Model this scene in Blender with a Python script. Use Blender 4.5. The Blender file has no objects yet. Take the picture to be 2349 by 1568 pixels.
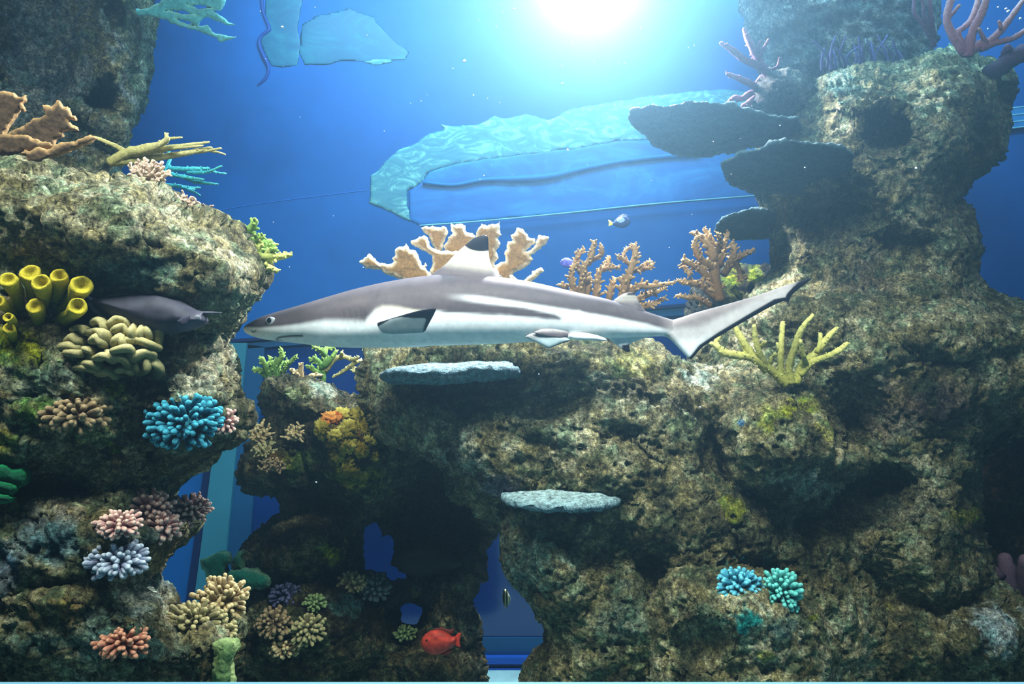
import bpy, math, random
import numpy as np
from mathutils import Vector, Matrix, Quaternion

SC = bpy.context.scene
COL = SC.collection
F = 28.0 / 36.0 * 2349.0          # focal length in photo pixels
CX, CY, CZ = 1174.5, 784.0, 1.38   # image centre, camera height


def lin(r, g, b):
    def f(c):
        c /= 255.0
        return c / 12.92 if c <= 0.04045 else ((c + 0.055) / 1.055) ** 2.4
    return (f(r), f(g), f(b))


def at(u, v, Y):
    return Vector(((u - CX) / F * Y, Y, CZ - (v - CY) / F * Y))


# ------------------------------------------------------------------ camera, water, light, exposure
cam_data = bpy.data.cameras.new('camera')
cam_data.lens = 28.0
cam_data.sensor_width = 36.0
cam_data.clip_start = 0.05
cam = bpy.data.objects.new('camera', cam_data)
cam.location = (0, 0, CZ)
cam.rotation_euler = (math.radians(90), 0, 0)
COL.objects.link(cam)
SC.camera = cam

W = bpy.data.worlds.new('water_world')
SC.world = W
W.use_nodes = True
nt = W.node_tree
nt.nodes['Background'].inputs[0].default_value = (0.02, 0.10, 0.30, 1)
nt.nodes['Background'].inputs[1].default_value = 0.10
vs = nt.nodes.new('ShaderNodeVolumeScatter')
vs.inputs['Color'].default_value = (0.33, 0.70, 1.0, 1)
vs.inputs['Density'].default_value = 0.034
vs.inputs['Anisotropy'].default_value = 0.74
va = nt.nodes.new('ShaderNodeVolumeAbsorption')
va.inputs['Color'].default_value = (0.25, 0.70, 0.95, 1)
va.inputs['Density'].default_value = 0.06
ad = nt.nodes.new('ShaderNodeAddShader')
nt.links.new(vs.outputs[0], ad.inputs[0])
nt.links.new(va.outputs[0], ad.inputs[1])
nt.links.new(ad.outputs[0], nt.nodes['World Output'].inputs['Volume'])


def aim(o, target):
    d = Vector(target) - o.location
    o.rotation_euler = d.to_track_quat('-Z', 'Y').to_euler()


def area(name, loc, target, sx, sy, watts, color):
    l = bpy.data.lights.new(name, 'AREA')
    l.shape = 'RECTANGLE'
    l.size, l.size_y = sx, sy
    l.energy = watts
    l.color = color
    o = bpy.data.objects.new(name, l)
    o.location = loc
    COL.objects.link(o)
    aim(o, target)
    return o


def spot(name, loc, target, watts, color, angle, blend, radius):
    l = bpy.data.lights.new(name, 'SPOT')
    l.energy = watts
    l.color = color
    l.spot_size = math.radians(angle)
    l.spot_blend = blend
    l.shadow_soft_size = radius
    o = bpy.data.objects.new(name, l)
    o.location = loc
    COL.objects.link(o)
    aim(o, target)
    return o


# the tank lamp above the water, just past the top of the frame
spot('tank_lamp', at(1350, -60, 2.85), at(1330, 900, 1.3), 500, (1.0, 0.93, 0.95), 132, 0.5, 0.09)
area('back_fill', (0.45, 2.70, 3.02), (0.5, 3.4, 1.2), 3.0, 0.3, 62, (0.36, 0.76, 1.0))  # unseen light added to brighten the back wall
# unseen fill lights added above the viewing side to brighten the reef
spot('front_fill', (-0.95, 0.80, 2.85), (-0.98, 1.75, 1.2), 140, (1.0, 0.98, 0.88), 98, 0.8, 0.22)
spot('front_fill', (0.15, 0.80, 2.90), (0.30, 2.05, 0.80), 300, (1.0, 0.98, 0.88), 80, 0.9, 0.22)
area('front_fill', (0.1, 0.75, 2.95), (0.1, 2.1, 0.9), 3.0, 0.4, 32, (0.80, 0.97, 1.0))

SC.view_settings.view_transform = 'Standard'
SC.view_settings.look = 'None'
SC.view_settings.gamma = 1.0
SC.view_settings.use_curve_mapping = False
SC.view_settings.exposure = 0.08
SC.cycles.max_bounces = 4
SC.cycles.diffuse_bounces = 2
SC.cycles.glossy_bounces = 2
SC.cycles.volume_bounces = 0
SC.cycles.use_denoising = True

# ------------------------------------------------------------------ noise


def _h(ix, iy, iz, seed):
    h = (ix * np.uint32(374761393) + iy * np.uint32(668265263) + iz * np.uint32(2246822519) + np.uint32((seed * 3266489917) & 0xFFFFFFFF))
    h = (h ^ (h >> np.uint32(13))) * np.uint32(1274126177)
    h = (h ^ (h >> np.uint32(15))) * np.uint32(2654435761)
    h ^= h >> np.uint32(16)
    return h.astype(np.float32) * np.float32(2.0 / 4294967295.0) - np.float32(1)


def vnoise(p, seed=0):
    p = np.asarray(p, np.float32)
    f = np.floor(p)
    i = f.astype(np.int64).astype(np.uint32)
    t = p - f
    t = t * t * t * (t * (t * 6 - 15) + 10)
    x0, y0, z0 = i[:, 0], i[:, 1], i[:, 2]
    x1, y1, z1 = x0 + np.uint32(1), y0 + np.uint32(1), z0 + np.uint32(1)
    tx, ty, tz = t[:, 0], t[:, 1], t[:, 2]
    a = _h(x0, y0, z0, seed) * (1 - tx) + _h(x1, y0, z0, seed) * tx
    b = _h(x0, y1, z0, seed) * (1 - tx) + _h(x1, y1, z0, seed) * tx
    c = _h(x0, y0, z1, seed) * (1 - tx) + _h(x1, y0, z1, seed) * tx
    d = _h(x0, y1, z1, seed) * (1 - tx) + _h(x1, y1, z1, seed) * tx
    return (a * (1 - ty) + b * ty) * (1 - tz) + (c * (1 - ty) + d * ty) * tz


def fbm(p, octaves=4, seed=0, gain=0.5):
    p = np.asarray(p, np.float32)
    out = np.zeros(len(p), np.float32)
    amp, tot = 1.0, 0.0
    for k in range(octaves):
        out += amp * vnoise(p, seed + 17 * k)
        tot += amp
        amp *= gain
        p = p * 2.03 + 11.7
    return out / tot


def ridge(p, octaves=3, seed=0):
    p = np.asarray(p, np.float32)
    out = np.zeros(len(p), np.float32)
    amp, tot = 1.0, 0.0
    for k in range(octaves):
        out += amp * (1 - 2 * np.abs(vnoise(p, seed + 31 * k)))
        tot += amp
        amp *= 0.5
        p = p * 2.1 + 5.3
    return out / tot


# ------------------------------------------------------------------ objects, properties
def thing(name, label, cat, loc, group=None):
    o = bpy.data.objects.new(name, None)
    o.empty_display_size = 0.05
    o.location = loc
    o['label'] = label
    o['category'] = cat
    if group:
        o['group'] = group
    COL.objects.link(o)
    return o


def tag(o, label, cat, group=None, kind=None):
    o['label'] = label
    o['category'] = cat
    if group:
        o['group'] = group
    if kind:
        o['kind'] = kind
    return o


def make_mesh(name, verts, faces, mat, smooth=True, color=None, fac=None):
    me = bpy.data.meshes.new(name)
    verts = np.asarray(verts, np.float32)
    if isinstance(faces, np.ndarray) and faces.ndim == 2:
        n, k = faces.shape
        me.vertices.add(len(verts))
        me.vertices.foreach_set('co', verts.ravel())
        me.loops.add(n * k)
        me.loops.foreach_set('vertex_index', faces.astype(np.int32).ravel())
        me.polygons.add(n)
        me.polygons.foreach_set('loop_start', np.arange(0, n * k, k, dtype=np.int32))
        me.update(calc_edges=True)
        me.validate()
    else:
        me.from_pydata([tuple(v) for v in verts], [], [tuple(f) for f in faces])
        me.update()
    if color is not None and len(color) == len(me.vertices):
        a = me.color_attributes.new('pig', 'FLOAT_COLOR', 'POINT')
        c = np.ones((len(color), 4), np.float32)
        c[:, :3] = color
        a.data.foreach_set('color', c.ravel())
    if fac is not None and len(fac) == len(me.vertices):
        a = me.attributes.new('tip', 'FLOAT', 'POINT')
        a.data.foreach_set('value', np.asarray(fac, np.float32))
    if smooth:
        me.polygons.foreach_set('use_smooth', np.ones(len(me.polygons), bool))
    if mat:
        me.materials.append(mat)
    return me


def put(name, me, parent=None, loc=(0, 0, 0), rot=None, scale=(1, 1, 1)):
    o = bpy.data.objects.new(name, me)
    o.location = loc
    if rot is not None:
        o.rotation_mode = 'QUATERNION'
        o.rotation_quaternion = rot
    o.scale = scale
    COL.objects.link(o)
    if parent:
        o.parent = parent
    return o


def struct(name, me, loc=(0, 0, 0)):
    o = put(name, me, None, loc)
    o['kind'] = 'structure'
    return o


# ------------------------------------------------------------------ materials
def nodes(m):
    m.use_nodes = True
    t = m.node_tree
    b = t.nodes['Principled BSDF']
    return t, b


def N(t, kind, **kw):
    n = t.nodes.new(kind)
    for k, v in kw.items():
        n.inputs[k].default_value = v
    return n


def ramp(t, stops, src=None):
    r = t.nodes.new('ShaderNodeValToRGB')
    e = r.color_ramp.elements
    e[0].position, e[0].color = stops[0][0], stops[0][1]
    e[1].position, e[1].color = stops[-1][0], stops[-1][1]
    for s in stops[1:-1]:
        x = e.new(s[0])
        x.color = s[1]
    if src:
        t.links.new(src, r.inputs[0])
    return r


def g4(v):
    return (v, v, v, 1)


def pig_material(name, scale=45, contrast=0.6, bump=0.6, dist=0.012, rough=0.95, spec=0.15):
    """Colour from the painted pigment attribute, mottled, speckled and pitted by noise."""
    m = bpy.data.materials.new(name)
    t, b = nodes(m)
    L = t.links.new

    def mixn(mode, fac, a, c):
        x = t.nodes.new('ShaderNodeMix')
        x.data_type = 'RGBA'
        x.blend_type = mode
        for src, i in ((fac, 0), (a, 6), (c, 7)):
            if hasattr(src, 'is_linked'):
                L(src, x.inputs[i])
            else:
                x.inputs[i].default_value = src
        return x.outputs[2]
    at_ = t.nodes.new('ShaderNodeAttribute')
    at_.attribute_name = 'pig'
    tc = t.nodes.new('ShaderNodeTexCoord')
    n1 = N(t, 'ShaderNodeTexNoise', Scale=scale, Detail=7.0, Roughness=0.8)
    n2 = N(t, 'ShaderNodeTexNoise', Scale=scale * 2.6, Detail=4.0, Roughness=0.75)
    n3 = N(t, 'ShaderNodeTexNoise', Scale=scale * 0.33, Detail=3.0, Roughness=0.6)
    for n in (n1, n2, n3):
        L(tc.outputs['Object'], n.inputs['Vector'])
    r1 = ramp(t, [(0.37, g4(0.10)), (0.47, g4(0.66)), (0.54, g4(1.08)), (0.64, g4(1 + contrast * 1.7))], n1.outputs[0])
    r3 = ramp(t, [(0.38, (0.56, 0.86, 0.82, 1)), (0.5, (1, 1, 1, 1)), (0.62, (1.10, 1.02, 0.80, 1))], n3.outputs[0])
    c = mixn('MULTIPLY', 1.0, at_.outputs['Color'], r1.outputs[0])
    c = mixn('MULTIPLY', 0.8, c, r3.outputs[0])
    r2 = ramp(t, [(0.36, g4(0.30)), (0.5, g4(0.95)), (0.64, g4(1.5))], n2.outputs[0])
    c = mixn('MULTIPLY', min(1.0, contrast * 1.1), c, r2.outputs[0])
    L(c, b.inputs['Base Color'])
    ma = t.nodes.new('ShaderNodeMath')
    ma.operation = 'MULTIPLY_ADD'
    ma.inputs[1].default_value = 0.5
    L(n2.outputs[0], ma.inputs[0])
    L(n1.outputs[0], ma.inputs[2])
    bm = N(t, 'ShaderNodeBump', Strength=bump, Distance=dist)
    L(ma.outputs[0], bm.inputs['Height'])
    L(bm.outputs[0], b.inputs['Normal'])
    b.inputs['Roughness'].default_value = rough
    b.inputs['Specular IOR Level'].default_value = spec
    return m


def coral_material(name, base, tip, scale=120, bump=0.5, dist=0.004, rough=0.85, con=0.38):
    m = bpy.data.materials.new(name)
    t, b = nodes(m)
    L = t.links.new
    a = t.nodes.new('ShaderNodeAttribute')
    a.attribute_name = 'tip'
    tc = t.nodes.new('ShaderNodeNewGeometry')
    n1 = N(t, 'ShaderNodeTexNoise', Scale=scale * 1.5, Detail=4.0, Roughness=0.75)
    L(tc.outputs['Position'], n1.inputs['Vector'])
    r0 = ramp(t, [(0.0, (*base, 1)), (0.55, (*[0.6 * x + 0.4 * y for x, y in zip(base, tip)], 1)), (1.0, (*tip, 1))], a.outputs['Fac'])
    r1 = ramp(t, [(0.3, g4(1 - con)), (0.5, g4(1.0)), (0.7, g4(1 + con))], n1.outputs[0])
    mx = t.nodes.new('ShaderNodeMix')
    mx.data_type = 'RGBA'
    mx.blend_type = 'MULTIPLY'
    mx.inputs[0].default_value = 1.0
    L(r0.outputs[0], mx.inputs[6])
    L(r1.outputs[0], mx.inputs[7])
    L(mx.outputs[2], b.inputs['Base Color'])
    bm = N(t, 'ShaderNodeBump', Strength=bump, Distance=dist)
    L(n1.outputs[0], bm.inputs['Height'])
    L(bm.outputs[0], b.inputs['Normal'])
    b.inputs['Roughness'].default_value = rough
    b.inputs['Specular IOR Level'].default_value = 0.2
    return m


def plain_material(name, col, rough=0.6, noise=0.0, scale=8.0, spec=0.3):
    m = bpy.data.materials.new(name)
    t, b = nodes(m)
    b.inputs['Roughness'].default_value = rough
    b.inputs['Specular IOR Level'].default_value = spec
    if noise:
        tc = t.nodes.new('ShaderNodeTexCoord')
        n1 = N(t, 'ShaderNodeTexNoise', Scale=scale, Detail=4.0, Roughness=0.6)
        t.links.new(tc.outputs['Object'], n1.inputs['Vector'])
        r = ramp(t, [(0.3, (*[c * (1 - noise) for c in col], 1)), (0.7, (*[min(1, c * (1 + noise)) for c in col], 1))], n1.outputs[0])
        t.links.new(r.outputs[0], b.inputs['Base Color'])
    else:
        b.inputs['Base Color'].default_value = (*col, 1)
    return m


# ------------------------------------------------------------------ outline -> solid
def signed_distance(U, V, rings):
    A = np.concatenate([np.asarray(r, np.float32) for r in rings])
    B = np.concatenate([np.roll(np.asarray(r, np.float32), -1, 0) for r in rings])
    P = np.stack([U, V], 1).astype(np.float32)
    n = len(P)
    d = np.empty(n, np.float32)
    cp = np.empty((n, 2), np.float32)
    ins = np.empty(n, bool)
    AB = B - A
    L2 = (AB ** 2).sum(1) + 1e-9
    for s in range(0, n, 20000):
        p = P[s:s + 20000]
        ap = p[:, None, :] - A[None]
        t = np.clip((ap * AB[None]).sum(2) / L2[None], 0, 1)
        q = A[None] + t[..., None] * AB[None]
        dd = ((p[:, None, :] - q) ** 2).sum(2)
        k = dd.argmin(1)
        r = np.arange(len(p))
        d[s:s + 20000] = np.sqrt(dd[r, k])
        cp[s:s + 20000] = q[r, k]
        c1 = (A[None, :, 1] > p[:, None, 1]) != (B[None, :, 1] > p[:, None, 1])
        with np.errstate(divide='ignore', invalid='ignore'):
            xi = A[None, :, 0] + (p[:, None, 1] - A[None, :, 1]) / (B[None, :, 1] - A[None, :, 1]) * AB[None, :, 0]
        ins[s:s + 20000] = ((c1 & (p[:, None, 0] < xi)).sum(1) % 2) == 1
    return np.where(ins, d, -d), cp


def axis(a, b, g, lo, hi, coarse):
    out = []
    x = a
    while x < b:
        out.append(x)
        x += g if lo <= x <= hi else coarse
    out.append(b)
    return np.array(out, np.float32)


class Solid:
    pass


def inflate(poly, Y, T, R, g=4.0, holes=(), lumps=(), pits=(), back=0.6, warp=(0, 40), disp=(), seed=0, vlim=(-60, 1640), ulim=(-60, 2410), coarse=22.0, hfun=None):
    """Closed solid whose outline is poly (photo pixels, placed at depth Y): thickness T, rounded over R px.
    lumps/pits: (u, v, ru, rv, amp[, power, angle]). disp: (amp_m, freq_per_m, kind)."""
    rings = [poly] + list(holes)
    P = np.asarray(poly, np.float32)
    u0, v0 = P.min(0) - 2 * g
    u1, v1 = P.max(0) + 2 * g
    ua = axis(u0, u1, g, ulim[0], ulim[1], coarse)
    va_ = axis(v0, v1, g, vlim[0], vlim[1], coarse)
    UU, VV = np.meshgrid(ua, va_)
    sh = UU.shape
    U, V = UU.ravel(), VV.ravel()
    q = np.stack([U / warp[1], V / warp[1], np.full_like(U, seed * 3.1)], 1)
    wu = warp[0] * fbm(q, 4, seed + 1, 0.6) if warp[0] else 0 * U
    wv = warp[0] * fbm(q + 31.3, 4, seed + 2, 0.6) if warp[0] else 0 * U
    d, cp = signed_distance(U + wu, V + wv, rings)
    inside = (d > 0).reshape(sh)
    any_in = inside[:-1, :-1] | inside[1:, :-1] | inside[:-1, 1:] | inside[1:, 1:]
    # snap outside nodes to the outline
    out = d <= 0
    U = np.where(out, cp[:, 0] - wu, U)
    V = np.where(out, cp[:, 1] - wv, V)
    dd = np.clip(d, 0, R) / R
    prof = np.sqrt(np.clip(1 - (1 - dd) ** 2, 0, 1))
    Tv = T(U, V) if callable(T) else T
    h = Tv * prof
    ext = np.zeros_like(h)
    for l in list(lumps) + [(*p[:4], -p[4], *(p[5:] if len(p) > 5 else (1.3,))) for p in pits]:
        uu, vv, ru, rv, amp = l[:5]
        pw = l[5] if len(l) > 5 else 0.7
        an = math.radians(l[6]) if len(l) > 6 else 0
        ca, sa = math.cos(an), math.sin(an)
        du, dv = U - uu, V - vv
        if warp[0]:
            du, dv = du + 1.5 * wu, dv + 1.5 * wv
        a, b = (du * ca + dv * sa) / ru, (-du * sa + dv * ca) / rv
        r2 = a * a + b * b
        ext += amp * np.clip(1 - r2, 0, 1) ** pw
    if hfun is not None:
        ext += hfun(U, V)
    hf = h + ext * np.clip(d / 14.0, 0, 1)
    Y0 = Y(U, V) if callable(Y) else np.full_like(U, Y)
    Yf = Y0 - hf
    Yb = Y0 + back * h
    n = len(U)
    fx, fz = (U - CX) / F, -(V - CY) / F
    front = np.stack([fx * Yf, Yf, CZ + fz * Yf], 1)
    backp = np.stack([fx * Y0, Yb, CZ + fz * Y0], 1)
    fidx = np.arange(n)
    bidx = np.where(out, fidx, fidx + n)
    I = np.arange(n).reshape(sh)
    quads = np.stack([I[:-1, :-1][any_in], I[1:, :-1][any_in], I[1:, 1:][any_in], I[:-1, 1:][any_in]], 1)
    ff = fidx[quads]
    bf = bidx[quads][:, ::-1]
    verts = np.concatenate([front, backp])
    faces = np.concatenate([ff, bf])
    UV = np.concatenate([np.stack([U, V], 1)] * 2)
    used = np.unique(faces)
    remap = np.full(len(verts), -1, np.int64)
    remap[used] = np.arange(len(used))
    S = Solid()
    # weld degenerate boundary duplicates is left to validate()
    S.v = verts[used].astype(np.float32)
    S.f = remap[faces]
    S.uv = UV[used]
    S.front = used < n
    S.d = np.concatenate([np.clip(d, 0, None)] * 2)[used]
    # normals
    def normals(v, f):
        nn = np.cross(v[f[:, 2]] - v[f[:, 0]], v[f[:, 3]] - v[f[:, 1]])
        vn = np.zeros_like(v)
        for k in range(4):
            np.add.at(vn, f[:, k], nn)
        return vn / (np.linalg.norm(vn, axis=1, keepdims=True) + 1e-12)
    for k, (amp, freq, kind) in enumerate(disp):
        nn = normals(S.v, S.f)
        p = S.v * freq
        if kind == 'fbm':
            w = fbm(p, 4, seed + 50 + k)
        elif kind == 'ridge':
            w = ridge(p, 3, seed + 80 + k)
        elif kind == 'pit':
            w = -np.clip(fbm(p, 3, seed + 90 + k) - 0.12, 0, 1) * 3
        elif kind == 'strata':
            p2 = p.copy()
            q = 0.92 * p[:, 0] - 0.38 * p[:, 2]
            p2[:, 2] = 0.38 * p[:, 0] + 0.92 * p[:, 2]
            p2[:, 0] = 0.22 * q
            p2[:, 1] *= 0.5
            w = ridge(p2, 3, seed + 70 + k)
        S.v = S.v + nn * (amp * w)[:, None]
    S.n = normals(S.v, S.f)
    # depth lookup of the displaced front
    Yd = np.full(2 * n, np.nan, np.float32)
    Yd[used] = S.v[:, 1]
    S.ua, S.va, S.Yd = ua, va_, Yd[:n].reshape(sh)
    return S


def surf(S, u, v, r=0):
    """depth of the front of solid S at photo pixel (u, v)"""
    i = int(np.abs(S.ua - u).argmin())
    j = int(np.abs(S.va - v).argmin())
    k = 1 + int(r)
    w = S.Yd[max(0, j - k):j + k + 1, max(0, i - k):i + k + 1]
    if np.all(np.isnan(w)):
        ok = ~np.isnan(S.Yd)
        JJ, II = np.nonzero(ok)
        q = ((S.ua[II] - u) ** 2 + (S.va[JJ] - v) ** 2).argmin()
        return float(S.Yd[JJ[q], II[q]])
    return float(np.nanmedian(w))


def solid_mesh(name, S, mat, loc, color=None, fac=None):
    return make_mesh(name, S.v - np.asarray(loc, np.float32), S.f, mat, True, color, fac)


# ------------------------------------------------------------------ tubes, blobs
def catmull(P, step):
    P = np.asarray(P, np.float64)
    if len(P) == 2:
        n = max(2, int(np.linalg.norm(P[1, :3] - P[0, :3]) / step) + 1)
        t = np.linspace(0, 1, n)[:, None]
        return P[0] * (1 - t) + P[1] * t
    Q = np.concatenate([[2 * P[0] - P[1]], P, [2 * P[-1] - P[-2]]])
    out = []
    for i in range(1, len(Q) - 2):
        n = max(2, int(np.linalg.norm(Q[i + 1, :3] - Q[i, :3]) / step) + 1)
        t = np.linspace(0, 1, n, endpoint=False)[:, None]
        a, b, c, d = Q[i - 1], Q[i], Q[i + 1], Q[i + 2]
        out.append(0.5 * (2 * b + (c - a) * t + (2 * a - 5 * b + 4 * c - d) * t ** 2 + (3 * b - a - 3 * c + d) * t ** 3))
    out.append(Q[-2][None])
    return np.concatenate(out)


class MB:
    def __init__(self):
        self.v, self.f, self.t = [], [], []
        self.n = 0

    def add(self, v, f, t):
        self.v.append(np.asarray(v, np.float64))
        self.t.append(np.asarray(t, np.float64))
        self.f += [tuple(int(i) + self.n for i in q) for q in f]
        self.n += len(v)

    def tube(self, P, ns=9, bump=0.12, freq=90.0, seed=0, step=None, t0=0.0, t1=1.0, flat=1.0, flatdir=None, round_end=True):
        """P rows: x y z r"""
        P = np.asarray(P, np.float64)
        P[:, 3] = np.maximum(P[:, 3], 1e-4)
        st = step or max(P[:, 3].mean() * 0.55, 0.0015)
        C = catmull(P, st)
        C[:, 3] = np.maximum(C[:, 3], 5e-4)
        # rounded tip
        d = C[-1, :3] - C[-2, :3]
        d /= np.linalg.norm(d) + 1e-9
        r = C[-1, 3]
        if round_end:
            ex = [[*(C[-1, :3] + d * r * s), r * c] for s, c in ((0.45, 0.88), (0.8, 0.58), (0.97, 0.2))]
            C = np.concatenate([C, ex])
        m = len(C)
        tan = np.gradient(C[:, :3], axis=0)
        tan /= np.linalg.norm(tan, axis=1, keepdims=True) + 1e-9
        a = np.array([0.0, -1.0, 0.15]) if flatdir is None else np.asarray(flatdir, float)
        V = []
        for i in range(m):
            a = a - tan[i] * a.dot(tan[i])
            la = np.linalg.norm(a)
            if la < 1e-4:
                a = np.cross(tan[i], [1, 0, 0.3])
                la = np.linalg.norm(a)
            a = a / la
            b = np.cross(tan[i], a)
            th = np.linspace(0, 2 * math.pi, ns, endpoint=False)
            V.append(C[i, :3] + C[i, 3] * (flat * np.cos(th)[:, None] * a + np.sin(th)[:, None] * b))
        V = np.concatenate(V)
        if bump:
            ctr = np.repeat(C[:, :3], ns, 0)
            w = 1 + bump * fbm(V * freq, 2, seed)
            V = ctr + (V - ctr) * w[:, None]
        f = []
        for i in range(m - 1):
            for j in range(ns):
                k = (j + 1) % ns
                f.append((i * ns + j, i * ns + k, (i + 1) * ns + k, (i + 1) * ns + j))
        f.append(tuple(range((m - 1) * ns, m * ns)))
        f.append(tuple(range(ns - 1, -1, -1)))
        t = np.repeat(np.linspace(t0, t1, m), ns)
        self.add(V, f, t)
        return C, tan

    def mesh(self, name, mat, loc=(0, 0, 0), color=None):
        return make_mesh(name, np.concatenate(self.v) - np.asarray(loc), self.f, mat, True, color, np.concatenate(self.t))


def blob(name, mat, rx, ry, rz, bump=0.2, freq=2.2, seed=0, nu=18, nv=11, oct_=3):
    V, t = [], []
    for j in range(nv + 1):
        ph = math.pi * j / nv
        for i in range(nu):
            th = 2 * math.pi * i / nu
            V.append((math.sin(ph) * math.cos(th), math.sin(ph) * math.sin(th), math.cos(ph)))
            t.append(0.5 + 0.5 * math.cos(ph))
    V = np.array(V)
    w = 1 + bump * fbm(V * freq + seed, oct_, seed)
    V = V * w[:, None] * np.array([rx, ry, rz])
    f = [(j * nu + i, (j + 1) * nu + i, (j + 1) * nu + (i + 1) % nu, j * nu + (i + 1) % nu) for j in range(nv) for i in range(nu)]
    return make_mesh(name, V, f, mat, True, None, t)


def px_path(pts, Y):
    """[(u, v, r_px[, dY])] -> rows x y z r in metres at depth Y"""
    out = []
    for p in pts:
        y = Y + (p[3] if len(p) > 3 else 0.0)
        q = at(p[0], p[1], y)
        out.append([q.x, q.y, q.z, p[2] * y / F])
    return np.array(out)


def branch_coral(name, label, Y, paths, mat, group=None, nub=0.0, nub_len=2.2, nub_r=0.55, seed=0, bump=0.2, base=None, part='branch', flat=1.0, cat='coral', freq=90.0):
    """one part per traced branch, knobs of a branch in its own mesh; ends stagger in depth"""
    rnd = random.Random(seed)
    b0 = base or paths[0][0][:2]
    loc = at(b0[0], b0[1], Y)
    root = thing(name, label, cat, loc, group)
    for k, pts in enumerate(paths):
        mb = MB()
        wob = rnd.uniform(-0.06, 0.05)
        n = len(pts)
        P = px_path([(p[0], p[1], p[2], (p[3] if len(p) > 3 else wob * i / max(1, n - 1))) for i, p in enumerate(pts)], Y)
        C, tan = mb.tube(P, 9, bump, freq, seed + k, flat=flat)
        if nub > 0:
            s = 0.0
            last = 0.0
            for i in range(2, len(C) - 2):
                s += np.linalg.norm(C[i, :3] - C[i - 1, :3])
                gap = C[i, 3] * 1.25 / nub
                if s - last > gap:
                    last = s
                    for _ in range(2):
                        q = np.array([rnd.gauss(0, 1) for _ in range(3)])
                        q -= tan[i] * q.dot(tan[i])
                        q /= np.linalg.norm(q) + 1e-9
                        q = q + tan[i] * rnd.uniform(0.2, 0.9) + np.array([0, 0, 0.25])
                        q /= np.linalg.norm(q)
                        r = C[i, 3]
                        ln = r * nub_len * rnd.uniform(0.6, 1.15)
                        tt = i / len(C)
                        mb.tube([[*C[i, :3], r * nub_r], [*(C[i, :3] + q * ln * 0.6), r * nub_r * 0.9], [*(C[i, :3] + q * ln), r * nub_r * 0.75]], 6, 0.15, freq, seed + i, step=ln / 3, t0=0.3 + 0.4 * tt, t1=1.0)
        put(part, mb.mesh(part, mat, loc), root)
    return root


_finger_cache = {}


def finger_meshes(mat, slim=0.2, seed=0, knob=0.25):
    key = (mat.name, slim, knob)
    if key not in _finger_cache:
        out = []
        for k in range(4):
            mb = MB()
            rr = random.Random(seed + k)
            bx, by = rr.uniform(-0.12, 0.12), rr.uniform(-0.12, 0.12)
            mb.tube([[0, 0, -0.1, slim * 0.72], [bx * 0.5, by * 0.5, 0.4, slim * 0.9], [bx, by, 0.8, slim]], 8, knob, 4.0, seed + 7 * k, step=0.17, flatdir=(1, 0, 0))
            out.append(mb.mesh('finger', mat))
        _finger_cache[key] = out
    return _finger_cache[key]


def finger_coral(name, label, u, v, Y, ru, rv, n, mat, length=0.8, slim=0.2, normal=(0.05, -0.85, 0.6), group=None, seed=0, spread=1.0, core=True, cat='coral', lift=0.35, fscale=1.0):
    """rounded head of fingers on a small base; ru, rv: half sizes in photo pixels"""
    rnd = random.Random(seed)
    n = int(n * 1.7)
    length *= 0.85
    slim = round(0.72 * math.sqrt(2 * spread / n) / length, 2)
    loc = at(u, v, Y)
    root = thing(name, label, cat, loc, group)
    sx, sz = ru * Y / F, rv * Y / F
    s = (sx + sz) / 2
    nrm = Vector(normal).normalized()
    qn = Vector((0, 0, 1)).rotation_difference(nrm)
    ms = finger_meshes(mat, slim, seed % 3, 0.25)
    if core:
        cm = blob('base', mat, 0.55, 0.55, 0.45, 0.2, 2.0, seed)
        c = put('base', cm, root, (0, 0, 0), qn, (sx, sz, s))
    for k in range(n):
        a = k * 2.39996
        z = 1 - (k + 0.5) / n * spread
        rr = math.sqrt(max(0, 1 - z * z))
        d = Vector((rr * math.cos(a), rr * math.sin(a), z * 0.95))
        d += Vector([rnd.gauss(0, 0.09) for _ in range(3)])
        w = qn @ d
        w = Vector((w.x * sx / s, w.y, w.z * sz / s))
        ln = length * s * rnd.uniform(0.8, 1.15) * fscale
        p = w * s - w.normalized() * ln * 0.85
        put('finger', ms[k % 4], root, p, Vector((0, 0, 1)).rotation_difference(w.normalized()), (ln, ln, ln))
    return root

# ------------------------------------------------------------------ the tank
WALL = 3.4
M_wall = plain_material('blue_tank_paint', (0.001, 0.112, 0.40), 0.7, 0.18, 2.2)
M_floor = plain_material('pale_tank_floor', (0.35, 0.62, 0.62), 0.9, 0.15, 12)
M_sill = plain_material('pale_aqua_sill', (0.12, 0.42, 0.55), 0.6, 0.08, 6)
M_sill_blue = plain_material('blue_sill', (0.01, 0.10, 0.50), 0.5)
M_navy = plain_material('navy_seal', (0.004, 0.02, 0.10), 0.5)
M_jamb = plain_material('aqua_jamb', (0.035, 0.22, 0.32), 0.5, 0.06, 4)
M_jamb_dark = plain_material('deep_aqua_jamb', (0.006, 0.085, 0.22), 0.5, 0.06, 4)
M_pane = plain_material('dark_blue_pane', (0.002, 0.035, 0.18), 0.12, 0, 1, 0.5)
M_front = plain_material('front_sill', (0.10, 0.25, 0.32), 0.7)


def box(name, lo, hi, mat):
    x0, y0, z0 = lo
    x1, y1, z1 = hi
    v = [(x, y, z) for z in (z0, z1) for y in (y0, y1) for x in (x0, x1)]
    f = [(0, 2, 3, 1), (4, 5, 7, 6), (0, 1, 5, 4), (2, 6, 7, 3), (0, 4, 6, 2), (1, 3, 7, 5)]
    return make_mesh(name, v, f, mat, False)


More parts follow.
